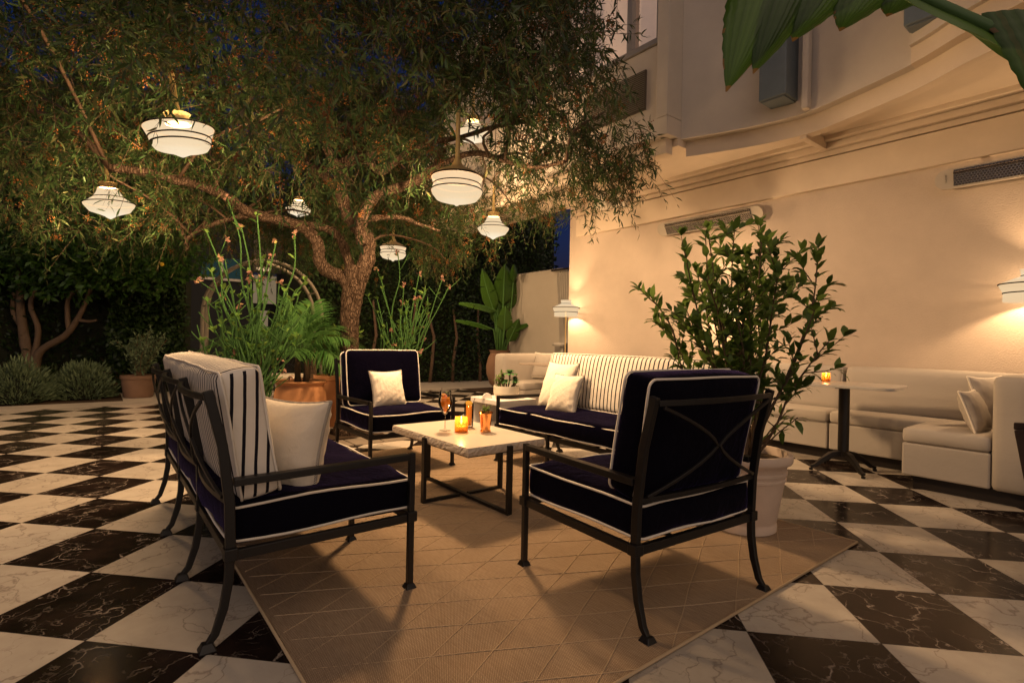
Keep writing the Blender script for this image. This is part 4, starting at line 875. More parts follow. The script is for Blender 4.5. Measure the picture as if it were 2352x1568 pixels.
stand_lamp('pagoda-shaded lamp cut off by the right edge of the picture', .72)
stand_lamp('pagoda-shaded lamp farther along the wall, past the right edge', -1.94, e=90)
stand_lamp('last pagoda-shaded lamp of the row along the wall', -4.6, e=90)

pl_ = thing('porch_lamp', 'small glowing pendant lamp under the far porch behind the arch', 'lamp', at(606, 616, 13.3))
lathe_part('shade', [(.17, 0), (.16, -.04), (.10, -.07), (0, -.085)], M['glow_wall'], pl_, 24, False); lathe_part('cap', [(.17, .004), (.06, .05), (.015, .06)], M['brass'], pl_, 24, False); MB().tube([(0, 0, .06), (0, 0, .9)], .008, 6).build('rod', M['iron'], pl_)

# ================================================================== TREE
BASE = at(800, 1000, 5.77); BASE.z = 0
tree = thing('courtyard_tree', 'spreading willow-leaved tree with orange berries and a forked trunk in the terrace', 'tree', BASE)
def path(pts, y): return [at(p[0], p[1], p[2] if len(p) > 2 else y)-BASE for p in pts]
def spline(pts, n=5):
    P = [tuple(p) for p in pts]; return [Vector(q) for q in smooth_curve(P, n)]
def limb(mb, pts, r0, r1, n=14, jit=.06):
    sp = spline(pts, 6); m = len(sp); sp = [p+Vector((random.uniform(-1, 1), random.uniform(-1, 1), 0))*.006 for p in sp]
    rs = [r0+(r1-r0)*(i/(m-1))**.8 for i in range(m)]; rs = [r*(1+.07*math.sin(i*1.3+r0*40)) for i, r in enumerate(rs)]
    mb.tube(sp, rs, n, False, jit); return sp
tb = MB(); LIMBS = []
tr = [(797, 1012), (798, 975), (802, 900), (803, 820), (803, 740), (808, 690), (816, 640), (822, 612)]
sp = spline(path(tr, 5.77), 5); m = len(sp); rr = []
for i, p in enumerate(sp): rr.append((.205-.75*max(0, .1-p.z) if p.z < 0 else .100+.085*math.exp(-p.z/.12)+.030*max(0, (p.z-1.25)/.5)))
tb.tube(sp, rr, 22, False, .05)
def L(pts, y, r0, r1): s_ = limb(tb, path(pts, y), r0, r1); LIMBS.extend([(p, r1) for p in s_[3:]]); return s_
L([(812, 668), (790, 640), (752, 622), (735, 600), (730, 560), (705, 530), (660, 510, 5.6), (600, 497, 5.4), (558, 480, 5.2), (520, 452, 5.1), (455, 424, 4.9), (405, 415, 4.7), (330, 395, 4.5), (250, 385, 4.3)], 5.75, .082, .032)
L([(815, 650), (800, 600), (778, 545), (740, 522), (690, 514, 5.9), (620, 500, 6.1), (540, 500, 6.3), (440, 540, 6.5), (430, 575, 6.6)], 5.85, .060, .02)
L([(818, 650), (838, 610), (846, 570), (838, 540), (815, 515), (795, 482), (782, 437), (784, 395), (792, 372), (822, 364), (848, 360), (862, 343), (866, 312), (845, 292), (800, 288), (740, 280, 5.5), (660, 250, 5.2), (560, 235, 5.0), (450, 225, 4.7)], 5.75, .092, .03)
L([(832, 560), (830, 520), (837, 490), (850, 463), (880, 441), (931, 427), (985, 402), (1005, 376), (1016, 342)], 5.6, .068, .042)
L([(846, 362), (860, 385), (880, 394), (902, 376), (935, 350), (980, 330), (1060, 315), (1140, 290), (1220, 280)], 5.6, .050, .018)
L([(838, 505), (870, 500), (922, 500), (965, 516), (1010, 530)], 5.6, .04, .012)
L([(930, 428), (1000, 385, 5.4), (1085, 352, 5.2), (1160, 370, 5.0), (1230, 385, 4.8), (1300, 370, 4.6)], 5.5, .04, .015)
L([(784, 400), (750, 330, 5.5), (760, 240, 5.2), (800, 140, 4.9), (850, 60, 4.6)], 5.65, .055, .02)
L([(782, 430), (700, 370, 6.0), (620, 300, 6.2), (540, 240, 6.3)], 5.75, .05, .02)
L([(866, 315), (930, 260, 5.9), (1010, 200, 6.0), (1100, 150, 6.1)], 5.8, .05, .018)
L([(750, 285), (690, 200, 5.1), (640, 90, 4.6), (610, -40, 4.2)], 5.4, .045, .02)
tb.build('trunk', M['bark'], tree, smooth=True)

# crown: sprays of narrow leaves through the volume of the canopy, thin enough in places for the sky to show
bx0, by0 = BASE.x, BASE.y
def canopy_low(x, y):
    """underside of the canopy above the point x, y"""
    d = math.hypot(x-bx0, y-by0)
    z = 2.30+.10*math.sin(x*1.9+.4)+.13*math.sin(y*1.7+x)+.10*math.sin(x*4.1-y*3)
    if d < 1.3: z += .25*(1.3-d)
    z += .42*max(0, 1.8-d)+.38*min(1.2, max(0, x+.9))
    return z
LAMPS = [o for o in bpy.data.objects if o.name.startswith('pendant_lantern')]
LPOS = [np.array(o.location) for o in LAMPS]
def crown(nspray):
    out = []; cam = np.array([0, 0, H]); rnd = random.Random(11)
    lobes = [(bx0+rnd.uniform(-3.6, 2.9), by0+rnd.uniform(-3.2, 3.0), rnd.uniform(2.7, 5.3), rnd.uniform(.5, .95)) for _ in range(110)]
    tries = 0
    while len(out) < nspray and tries < 400000:
        tries += 1
        if rnd.random() < .82:
            lx, ly, lz, lr = lobes[rnd.randrange(len(lobes))]
            d = Vector((rnd.gauss(0, 1), rnd.gauss(0, 1), rnd.gauss(0, .7))).normalized()*lr*rnd.random()**.35
            x, y, z = lx+d.x, ly+d.y, lz+d.z
        else:
            x = bx0+rnd.uniform(-4.6, 3.2); y = by0+rnd.uniform(-3.4, 3.6); z = canopy_low(x, y)+abs(rnd.gauss(0, .5))
        ex = (x-bx0)/(4.5 if x < bx0 else 3.0); ey = (y-by0)/3.7
        e = ex*ex+ey*ey
        if e > 1.0+.12*math.sin(x*3+y*2): continue
        if z < canopy_low(x, y)-(.0 if rnd.random() < .93 else rnd.uniform(0, .45)): continue
        if z > canopy_low(x, y)+2.3-1.3*e*e: continue
        hole = math.sin(x*1.9+1.2)*math.sin(y*2.1+.5)+.6*math.sin(x*3.7-y*1.3+2)+.5*math.sin(y*4.1+x*1.1)
        if hole > .66 and rnd.random() < .88: continue
        if y < 1.9: continue
        if z > 3.05 and x > .45+rnd.uniform(0, .35)+max(0, 3.6-z)*.5: continue      # the crown is clipped back from the windows
        P = np.array([x, y, z]); ok = True
        for q in LPOS:
            v = q-P; dist = np.linalg.norm(v-np.array([0, 0, .06]))
            if dist < .42: ok = False; break
            w = q-cam; s = np.dot(P-cam, w)/np.dot(w, w)   # keep most of the twigs out of the gap in front of a lantern
            if .45 < s < 1.0 and np.linalg.norm(P-cam-w*s) < .26*s+.10 and rnd.random() < .93: ok = False; break
        if ok: out.append((x, y, z))
    return np.array(out)
SP = crown(15500)
def sprays(SP, nl, L0, L1, lw, spread=.6):
    n = len(SP); outw = SP-np.array([bx0, by0, 3.4]); outw[:, 2] *= .3; outw = unit(outw)
    D = unit(outw*.40+rand_dirs(n)*.95+np.array([0, 0, -.12])); Ls = RNG.uniform(.12, .27, n)
    low = np.array([q[2]-canopy_low(q[0], q[1]) for q in SP]) < .22; fr_ = low & (RNG.random(n) < .45)      # the fringe hangs
    D[fr_] = unit(D[fr_]*.5+np.array([0, 0, -.75])); Ls[fr_] = RNG.uniform(.26, .46, int(fr_.sum()))
    s = np.linspace(.05, 1, nl); LV = []; TW = []
    for k in range(nl):
        t = s[k]; drop = np.c_[np.zeros(n), np.zeros(n), -.12*t*t*Ls*RNG.uniform(.3, 1.8, n)]
        P = SP+D*(Ls*t)[:, None]+drop
        sd = rand_dirs(n); d = unit(D*(.62-.15*t)+sd*spread+np.array([0, 0, -.34])); N = unit(rand_dirs(n)+np.array([0, 0, .8]))
        l = RNG.uniform(L0, L1, n); LV.append(leaf_verts(P, d, N, l, l*lw*RNG.uniform(.8, 1.2, n), RNG.uniform(.02, .14)))
    return np.concatenate(LV), D, Ls
LVv, SD, SL = sprays(SP, 14, .05, .098, .165, .8)
np_mesh('crown', LVv-np.array(BASE), 6, LEAF_F, M['leaf'], tree)
# twigs: a thin three-sided stalk through each spray
def stalks(P0, P1, P2, r):
    n = len(P0); V_ = np.zeros((n, 9, 3))
    for k, P in enumerate((P0, P1, P2)):
        t = unit(P2-P0); a = unit(np.cross(t, np.array([.31, .77, .55]))); b = np.cross(t, a); rr = r*(1, .75, .35)[k]
        for q in range(3): V_[:, k*3+q] = P+(a*math.cos(q*2*PI/3)+b*math.sin(q*2*PI/3))*rr
    return V_
STF = [(0, 1, 4, 3), (1, 2, 5, 4), (2, 0, 3, 5), (3, 4, 7, 6), (4, 5, 8, 7), (5, 3, 6, 8)]
mid = SP+SD*(SL*.5)[:, None]-np.c_[np.zeros(len(SP)), np.zeros(len(SP)), SL*.05]; end = SP+SD*SL[:, None]-np.c_[np.zeros(len(SP)), np.zeros(len(SP)), SL*.12]
ts = np_mesh('twigs', stalks(SP-SD*.05, mid, end, .0021)-np.array(BASE), 9, STF, M['wood_dark'], tree)
# boughs from the limbs out to sprays
lp = np.array([tuple(p+BASE) for p, _ in LIMBS]); bm = MB(); rr_ = random.Random(4)
for i in rr_.sample(range(len(SP)), 80):
    p = SP[i]; dd = np.linalg.norm(lp-p, axis=1)+np.maximum(0, lp[:, 2]-p[2])*.8; j = int(np.argmin(dd)); a = Vector(lp[j]); b = Vector(p)
    if not .4 < (b-a).length < 2.4: continue
    m1 = a.lerp(b, .35)+Vector((rr_.uniform(-.12, .12), rr_.uniform(-.12, .12), .10*(b-a).length)); m2 = a.lerp(b, .7)+Vector((rr_.uniform(-.14, .14), rr_.uniform(-.14, .14), .08*(b-a).length))
    bm.tube([q-BASE for q in spline([a, m1, m2, b], 3)], [.017-.0012*k for k in range(10)], 6)
bm.build('bough', M['wood_dark'], tree, smooth=True)
# berry clusters
ncl = 3000; ci = RNG.choice(len(SP), ncl); CP = SP[ci]+SD[ci]*(SL[ci]*RNG.uniform(.1, .9, ncl))[:, None]+np.array([0, 0, -.03]); nb = 16
off = RNG.normal(size=(ncl, nb, 3))*np.array([.018, .018, .022]); BP = (CP[:, None]+off).reshape(-1, 3)
r = RNG.uniform(.0055, .0085, len(BP)); oc = np.array([(1, 0, 0), (0, 1, 0), (-1, 0, 0), (0, -1, 0), (0, 0, 1), (0, 0, -1)], float)
np_mesh('berry_clusters', BP[:, None]+oc[None]*r[:, None, None]-np.array(BASE), 6, [(0, 1, 4), (1, 2, 4), (2, 3, 4), (3, 0, 4), (1, 0, 5), (2, 1, 5), (3, 2, 5), (0, 3, 5)], M['berry'], tree, np.repeat(RNG.random(ncl), nb)*.7+RNG.random(ncl*nb)*.3, True)['kind'] = 'stuff'

# ================================================================== HEDGES AND GARDEN
def hedge(label, pts, depth, h, nleaf, z0=0, seed=0, stems=0, leafL=.085, cat='hedge', name='hedge'):
    """clipped hedge with an uneven face along a ground line; leaves on the faces turned to the terrace and on top"""
    rg = np.random.default_rng(seed); P = [Vector((p.x, p.y, 0)) for p in pts]; c = P[len(P)//2]; t = thing(name, label, cat, c)
    core = MB(); LVs = []; tot = sum((P[i+1]-P[i]).length for i in range(len(P)-1))
    for i in range(len(P)-1):
        a, b = P[i], P[i+1]; d = (b-a); Ln = d.length; d = d/Ln; nrm = Vector((d.y, -d.x, 0))
        if nrm.dot(-a) < 0: nrm = -nrm
        mm = Matrix(((d.x, nrm.x, 0, 0), (d.y, nrm.y, 0, 0), (0, 0, 1, 0), (0, 0, 0, 1)))
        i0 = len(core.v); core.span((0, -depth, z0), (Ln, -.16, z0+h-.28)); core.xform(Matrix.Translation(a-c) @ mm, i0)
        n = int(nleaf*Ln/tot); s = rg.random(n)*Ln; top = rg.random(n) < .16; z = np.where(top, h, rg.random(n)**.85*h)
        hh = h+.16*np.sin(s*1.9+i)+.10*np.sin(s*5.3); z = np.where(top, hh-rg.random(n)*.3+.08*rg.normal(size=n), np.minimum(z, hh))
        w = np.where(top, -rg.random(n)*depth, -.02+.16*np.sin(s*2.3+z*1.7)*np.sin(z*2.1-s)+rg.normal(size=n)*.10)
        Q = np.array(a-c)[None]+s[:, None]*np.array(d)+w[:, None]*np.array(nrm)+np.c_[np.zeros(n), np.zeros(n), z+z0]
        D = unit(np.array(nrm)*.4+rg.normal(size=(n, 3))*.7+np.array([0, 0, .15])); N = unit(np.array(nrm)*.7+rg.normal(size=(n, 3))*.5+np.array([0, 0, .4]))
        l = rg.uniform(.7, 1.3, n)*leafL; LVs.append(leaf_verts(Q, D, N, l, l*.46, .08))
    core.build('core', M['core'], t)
    np_mesh('foliage', np.concatenate(LVs), 6, LEAF_F, M['hedge'], t)
    if stems:
        rs = random.Random(seed)
        for k in range(stems):
            f_ = (k+.5+rs.uniform(-.3, .3))/stems*tot; i = 0
            while i < len(P)-2 and f_ > (P[i+1]-P[i]).length: f_ -= (P[i+1]-P[i]).length; i += 1
            d = (P[i+1]-P[i]).normalized(); nrm = Vector((d.y, -d.x, 0)); nrm = nrm if nrm.dot(-P[i]) > 0 else -nrm; q = P[i]+d*f_+nrm*.10-c
            MB().tube([q, q+Vector((rs.uniform(-.05, .05), 0, .5)), q+Vector((rs.uniform(-.1, .1), 0, 1.1)), q+Vector((rs.uniform(-.15, .15), 0, 1.9))], [.045, .04, .035, .025], 8, False, .08).build('stem', M['wood_dark'], t, smooth=True)
    return t
hedge('tall clipped dark hedge with bare brown stems behind the armchair and urn', [uv(11.3, 3.35), uv(11.4, 5.2), uv(11.2, 7.4), uv(10.6, 9.5)], 1.2, 4.25, 26000, 0, 1, 9)
hedge('dark hedge at the far left behind the citrus tree', [uv(8.6, -7.5), uv(11.6, -4.2), uv(12.4, -1.0), uv(12.0, 1.35)], 1.2, 4.4, 22000, 0, 2, 0)
hedge('loose dark shrubbery between citrus tree and arch', [uv(11.5, .2), uv(11.2, 1.25)], .7, 2.3, 5000, 0, 3, 0, .10, 'shrub', 'shrubbery')
hedge('dark evergreen trees rising behind the hedge and garden wall', [uv(14.5, 3.9), uv(14.2, 7.5), uv(12.4, 11.5)], 1.5, 5.3, 14000, 0, 8, 0, .14)
hedge('low dark hedge trees behind the neighbour house end on the left', [uv(13.6, -3), uv(13.6, 1.4)], 1.5, 6.0, 9000, 0, 9, 0, .15)

def tubeplant(t, mat, stems): 
    for s_ in stems: MB().tube(*s_).build('stem', mat, t, smooth=True)
# citrus tree on the left
cb = at(72, 850, 9.0); cb.z = 0
t = thing('citrus_tree', 'dark citrus tree with pale forked trunks at the far left', 'tree', cb)
tb = MB(); pth = lambda pts, y: [at(px, py, y)-cb for px, py in pts]
for pts, r0, r1 in (([(70, 900), (72, 850), (58, 790), (48, 720), (45, 660), (40, 560)], .10, .04), ([(78, 880), (90, 810), (150, 770), (185, 720), (210, 660)], .075, .03), ([(160, 765), (155, 720), (160, 680), (200, 655), (240, 640)], .045, .02), ([(66, 830), (60, 770), (30, 715), (35, 650), (30, 560)], .05, .025), ([(72, 840), (88, 760), (70, 700), (90, 650), (110, 600)], .05, .02), ([(180, 735), (205, 738), (222, 735)], .03, .02)):
    tb.tube(spline(pth(pts, 9.0), 5), [r0+(r1-r0)*i/(5*(len(pts)-1)) for i in range(5*(len(pts)-1)+1)], 10, False, .08)
tb.build('trunk', M['citrus_bark'], t, smooth=True)
def blobcrown(t, base, blobs, per, Lf, wf, mat, seed, up=.1, name='crown'):
    rg = np.random.default_rng(seed); LVs = []
    for (c, r) in blobs:
        n = int(per*r*r/.25); d = unit(rg.normal(size=(n, 3))); rad = r*(.45+.55*rg.random(n)**.5)*(1+.18*np.sin(d[:, 0]*7)*np.sin(d[:, 1]*6+d[:, 2]*5))
        P = np.array(c-base)+d*rad[:, None]*np.array([1, 1, .8]); D = unit(d*.6+rg.normal(size=(n, 3))*.6+np.array([0, 0, up])); N = unit(d*.5+rg.normal(size=(n, 3))*.5+np.array([0, 0, .5]))
        l = rg.uniform(.7, 1.25, n)*Lf; LVs.append(leaf_verts(P, D, N, l, l*wf, .08))
    return np_mesh(name, np.concatenate(LVs), 6, LEAF_F, mat, t)
rc = random.Random(3); blobs = []
for px, py, y, r in ((20, 480, 8.8, .9), (110, 520, 8.6, .85), (200, 560, 8.6, .8), (290, 560, 8.5, .7), (360, 580, 8.5, .6), (420, 590, 8.6, .45), (60, 600, 8.9, .7), (150, 620, 8.8, .65), (250, 610, 8.5, .6), (340, 625, 8.5, .45), (-30, 560, 9, .9), (0, 640, 9.0, .5), (300, 520, 9, .6)): blobs.append((at(px, py, y), r))
blobcrown(t, cb, blobs, 420, .115, .42, M['citrus'], 5)
fm = simple('yellow_fruit', (.55, .36, .03), .5)
for px, py in ((10, 490), (355, 545), (250, 505), (120, 570), (372, 607), (300, 470)):
    MB().lathe([(0, -.032), (.022, -.024), (.032, 0), (.022, .024), (0, .032)], 12, at(px, py, 8.05)-cb).build('fruit', fm, t, smooth=True)

# low mounds of lavender
def mound(label, c, r, h, n, seed):
    rg = np.random.default_rng(seed); t = thing('lavender_bush', label, 'bush', c, 0, 'grey-green lavender mounds in the bed'); 
    d = rg.normal(size=(n, 3)); d[:, 2] = np.abs(d[:, 2]); d = unit(d); s = np.array([r, r, h]); P = d*s*(.55+.45*rg.random(n)[:, None])*(1+.16*np.sin(d[:, :1]*5+seed)*np.sin(d[:, 1:2]*4+seed*2)+.10*np.sin(d[:, :1]*11-d[:, 2:3]*7)); D = unit(d+rg.normal(size=(n, 3))*.25+np.array([0, 0, .5]))
    l = rg.uniform(.05, .11, n); np_mesh('foliage', leaf_verts(P, D, rand_dirs(n), l, l*.2, .06), 6, LEAF_F, M['sage'], t)
    m = 140; d = rg.normal(size=(m, 3)); d[:, 2] = np.abs(d[:, 2])+.3; d = unit(d); np_mesh('stalk', stalks(d*s*.3, d*s*.7, d*s*1.12, .004), 9, STF, M['sage'], t)
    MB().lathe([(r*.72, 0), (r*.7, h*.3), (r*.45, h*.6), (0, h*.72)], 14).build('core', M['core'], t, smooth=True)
mound('grey-green lavender mound at the left edge of the terrace', at(42, 930, 7.75)*1, .42, .58, 3600, 1)
mound('round grey-green lavender mound right of the edge one, in front of the citrus trunk', at(192, 915, 8.4), .40, .55, 3600, 2)
mound('dim lavender mound behind the others under the citrus tree', at(110, 880, 9.4), .35, .42, 1800, 3)
for o in bpy.data.objects:
    if o.name.startswith('lavender_bush'): o.location.z = 0

def pot(t, prof, mat, soil_r, soil_z, n=40):
    lathe_part('pot', prof, mat, t, n)
    lathe_part('soil', [(soil_r, soil_z), (soil_r*.5, soil_z+.012), (0, soil_z+.015)], M['potsoil'], t, c0=False)
POT_STR = lambda R, h: [(R*.80, 0), (R*.84, .02), (R*.95, h*.6), (R*.97, h-.06), (R*1.04, h-.055), (R*1.05, h-.005), (R*.96, h), (R*.92, h-.02), (R*.90, h-.06)]
def wispy(t, n, h, w, z0, seed, mat, Lf, stemmat, lean=.4):
    rg = np.random.default_rng(seed); sm = MB(); LVs = []
    for k in range(n):
        a = rg.random()*6.28; sp_ = rg.random()*w; hh = h*rg.uniform(.6, 1.0); pts = [Vector((.05*math.cos(a), .05*math.sin(a), z0))]
        for q in (.35, .7, 1.0): pts.append(Vector((sp_*q**1.3*math.cos(a), sp_*q**1.3*math.sin(a), z0+hh*q))+Vector(rg.normal(size=3)*.02))
        s_ = spline(pts, 4); sm.tube(s_, [.006-.0003*i for i in range(len(s_))], 5)
        P = np.array([tuple(p) for p in s_[3:]]); P = np.repeat(P, 7, 0)+rg.normal(size=(len(P)*7, 3))*.035; m = len(P)
        l = rg.uniform(.6, 1.2, m)*Lf; LVs.append(leaf_verts(P, unit(rg.normal(size=(m, 3))+np.array([0, 0, .6])), rand_dirs(m), l, l*.3, .08))
    sm.build('stem', stemmat, t, smooth=True); np_mesh('foliage', np.concatenate(LVs), 6, LEAF_F, mat, t)
c = at(318, 905, 8.7); c.z = 0; t = thing('potted_bush', 'straight terracotta pot with a wispy bush at the left edge of the paving', 'potted plant', c)
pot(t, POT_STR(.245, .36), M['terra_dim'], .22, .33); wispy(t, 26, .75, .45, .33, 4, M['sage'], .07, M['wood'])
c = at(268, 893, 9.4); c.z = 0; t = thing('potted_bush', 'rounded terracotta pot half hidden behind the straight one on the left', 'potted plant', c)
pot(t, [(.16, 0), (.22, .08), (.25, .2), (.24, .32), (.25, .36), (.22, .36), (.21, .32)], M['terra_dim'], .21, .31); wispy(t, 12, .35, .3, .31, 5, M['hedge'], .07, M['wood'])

# ------------------------------------------------------------------ fronds
def frond(P0, dirv, Ln, arch, nl, ll, lw, droop, LVs, sm, r=.007):
    """feather leaf: a rachis arching out from P0 with leaflets on both sides"""
    d = Vector(dirv).normalized(); side = d.cross(Vector((0, 0, 1))).normalized(); pts = []; n = 14
    for i in range(n+1):
        t = i/n; pts.append(Vector(P0)+d*Ln*t+Vector((0, 0, -arch*t*t*Ln)))
    sm.tube(pts, [r*(1-.75*i/n) for i in range(n+1)], 5)
    P = []; D = []; N = []; Ls = []
    for k in range(nl):
        t = .22+.78*k/(nl-1); i = min(n-1, int(t*n)); p = pts[i].lerp(pts[i+1], t*n-i); tg = (pts[i+1]-pts[i]).normalized(); sd = tg.cross(Vector((0, 0, 1))).normalized(); upn = sd.cross(tg)
        for s in (-1, 1):
            P.append(p); D.append(tg*.62+sd*s*.75+upn*.18+Vector((0, 0, -droop*random.uniform(.6, 1.3)))); N.append(upn+Vector((0, 0, .3))); Ls.append(ll*(.45+.55*math.sin(PI*min(1, t*.95+.08)))*random.uniform(.9, 1.1))
    P, D, N = (np.array([tuple(q) for q in a]) for a in (P, D, N)); Ls = np.array(Ls)
    LVs.append(leaf_verts(P, D, N, Ls, Ls*0+lw, .12))
def palm(t, z0, specs, nl, ll, lw, mat, nm='frond', seed=0):
    random.seed(seed); sm = MB(); LVs = []
    for az, el, Ln, arch, droop in specs:
        d = Vector((math.cos(az)*math.cos(el), math.sin(az)*math.cos(el), math.sin(el))); frond((.02*math.cos(az), .02*math.sin(az), z0), d, Ln, arch, nl, ll, lw, droop, LVs, sm)
    sm.build('rachis', M['stem'], t, smooth=True); np_mesh(nm, np.concatenate(LVs), 6, LEAF_F, mat, t)
c = at(690, 905, 5.55); c.z = 0
t = thing('potted_palm', 'big rounded terracotta pot with a feathery palm left of the tree trunk', 'potted plant', c)
pot(t, [(.17, 0), (.20, .04), (.245, .2), (.262, .36), (.255, .46), (.235, .53), (.232, .555), (.262, .565), (.268, .58), (.25, .592), (.232, .585), (.228, .55)], M['terra'], .23, .555)
for dx, dy, h in ((-.03, .0, .32), (.06, -.02, .26)): MB().tube([(dx, dy, .55), (dx*1.2, dy, .55+h*.6), (dx*1.1, dy, .55+h)], [.032, .028, .022], 10, False, .12).build('trunk', M['wood'], t, smooth=True)
palm(t, .80, [(-.15, .95, .85, .55, .45), (.15, 1.1, .8, .75, .8), (-.5, .75, .9, .8, .8), (2.9, 1.05, .85, .5, .3), (2.5, .8, .75, .6, .4), (1.5, 1.3, .85, .25, .2), (-1.4, .9, .5, .6, .5), (3.6, .8, .7, .5, .4), (.7, 1.1, .85, .5, .35), (2.0, 1.2, .9, .4, .3), (-2.2, .9, .55, .6, .5), (.0, 1.25, .75, .4, .3), (3.2, 1.35, .8, .2, .2)], 30, .32, .017, M['palm'], seed=3)
c = at(762, 905, 6.3); c.z = 0
t = thing('potted_bush', 'reddish terracotta pot with a leafy bush squeezed between palm pot and trunk', 'potted plant', c)
pot(t, POT_STR(.20, .60), M['terra'], .18, .56); wispy(t, 22, .55, .30, .56, 6, M['shrub'], .085, M['wood'])
c = at(330, 780, 10.2); c.z = 0; t = thing('dark_palm', 'dim spiky palm in shade left of the arch', 'palm', c)
palm(t, .5, [(a, .6+.25*math.sin(a*3), 1.1, .35, .2) for a in np.linspace(0, 6, 12)], 24, .45, .02, M['palm_dark'], seed=4); MB().tube([(0, 0, 0), (.02, 0, .55)], .06, 10, False, .1).build('trunk', M['wood_dark'], t)
c = at(600, 780, 8.6); c.z = 0; t = thing('garden_palm', 'arching palm growing behind the tall green stems', 'palm', c)
palm(t, .75, [(a, .8+.3*math.sin(a*5), 1.05, .55, .3) for a in np.linspace(.2, 6.1, 13)], 26, .42, .022, M['palm'], seed=5); MB().tube([(0, 0, 0), (.02, 0, .8)], .06, 10, False, .1).build('trunk', M['wood'], t)
c = at(720, 760, 8.2); c.z = 0; t = thing('garden_palm', 'feathery palm directly behind the potted palm', 'palm', c)
palm(t, .8, [(a, .9+.3*math.sin(a*4), 1.0, .5, .3) for a in np.linspace(0, 6, 10)], 26, .36, .02, M['palm'], seed=6); MB().tube([(0, 0, 0), (.02, 0, .85)], .05, 10, False, .1).build('trunk', M['wood'], t)

# ------------------------------------------------------------------ tall succulent stems
def slipper(label, c, pot_h, specs, seed, py=None):
    t = thing('slipper_plant', label, 'potted plant', c, 0, 'tall green stemmed plants in pots'); rs = random.Random(seed)
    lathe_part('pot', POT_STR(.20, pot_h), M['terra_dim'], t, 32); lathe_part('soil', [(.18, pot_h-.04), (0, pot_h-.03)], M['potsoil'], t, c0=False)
    LP, LD, LN, LL, LW = [], [], [], [], []; FP, FD = [], []
    allst = MB()
    for (dx, dy, h) in specs:
        bx_, by_ = rs.uniform(-.09, .09)+dx*.12, rs.uniform(-.09, .09); pts = [Vector((bx_, by_, pot_h-.04))]; z = pot_h
        k = 5
        for q in range(1, k+1):
            f_ = q/k; pts.append(Vector((bx_+(dx-bx_)*f_**1.2+rs.uniform(-.035, .035), by_+(dy-by_)*f_**1.2+rs.uniform(-.03, .03), pot_h+(h-pot_h)*f_)))
        s_ = spline(pts, 4); n = len(s_); allst.tube(s_, [.0105-.005*i/n for i in range(n)], 7)
        for i in range(3, n, 2):
            if rs.random() < .36:
                LP.append(s_[i]); LD.append((rs.uniform(-1, 1), rs.uniform(-1, 1), .5)); LN.append((rs.uniform(-1, 1), rs.uniform(-1, 1), 1)); LL.append(rs.uniform(.05, .10)); LW.append(.035)
            if rs.random() < .22:
                d = Vector((rs.uniform(-1, 1), rs.uniform(-1, 1), rs.uniform(.4, 1.1))).normalized(); e = s_[i]+d*rs.uniform(.12, .3); allst.tube([s_[i], s_[i].lerp(e, .5)+Vector((0, 0, -.01)), e], [.006, .005, .004], 5)
                if rs.random() < .14: FP.append(e)
        if h > 1.5 and rs.random() < .5: FP.append(s_[-1])
        else:
            for q in range(3): LP.append(s_[-1]); LD.append((rs.uniform(-1, 1), rs.uniform(-1, 1), .8)); LN.append((0, 0, 1)); LL.append(.07); LW.append(.032)
    allst.build('stem', M['stem'], t, smooth=True)
    A = lambda q: np.array([tuple(x) for x in q])
    np_mesh('foliage', leaf_verts(A(LP), A(LD), A(LN), np.array(LL), np.array(LW), .1), 6, LEAF_F, M['young'], t)
    if FP:
        for q in FP:                                            # every flower head is a part of its own
            F_ = np.array([tuple(q)])+RNG.normal(size=(6, 3))*.006
            np_mesh('flower', leaf_verts(F_, unit(RNG.normal(size=(6, 3))+np.array([0, 0, -.3])), rand_dirs(6), .042, .028, .2), 6, LEAF_F, M['flower'], t)
    return t
rs = random.Random(8); c = at(580, 900, 4.75); c.z = 0
sp_ = [(-.42, -.05, 1.95), (-.30, .1, 2.32), (-.26, -.1, 1.72), (-.12, .0, 2.02), (.02, .1, 1.75), (.20, -.05, 1.90), (.36, .05, 1.98), (.42, .0, 1.55), (.50, -.1, 1.30), (.28, .1, 1.45), (-.48, .05, 1.35), (.10, -.1, 2.10)]
sp_ += [(rs.uniform(-.38, .42), rs.uniform(-.25, .25), rs.uniform(.9, 1.6)) for _ in range(46)]
slipper('tall bundle of green stems with pink bracts rising behind the latticed sofa', c, .42, sp_, 5)
c = at(915, 905, 6.4); c.z = 0; rs = random.Random(9)
sp_ = [(-.22, 0, 1.75), (-.05, .1, 2.12), (.05, 0, 1.70), (.18, .05, 1.85), (.30, 0, 1.62), (.48, .1, 1.80), (.56, 0, 1.70), (-.38, .05, 1.55), (-.28, 0, 1.35)]+[(rs.uniform(-.30, .42), rs.uniform(-.2, .2), rs.uniform(1.1, 1.7)) for _ in range(22)]
slipper('smaller fan of green stems directly behind the armchair by the trunk', c, .42, sp_, 6)

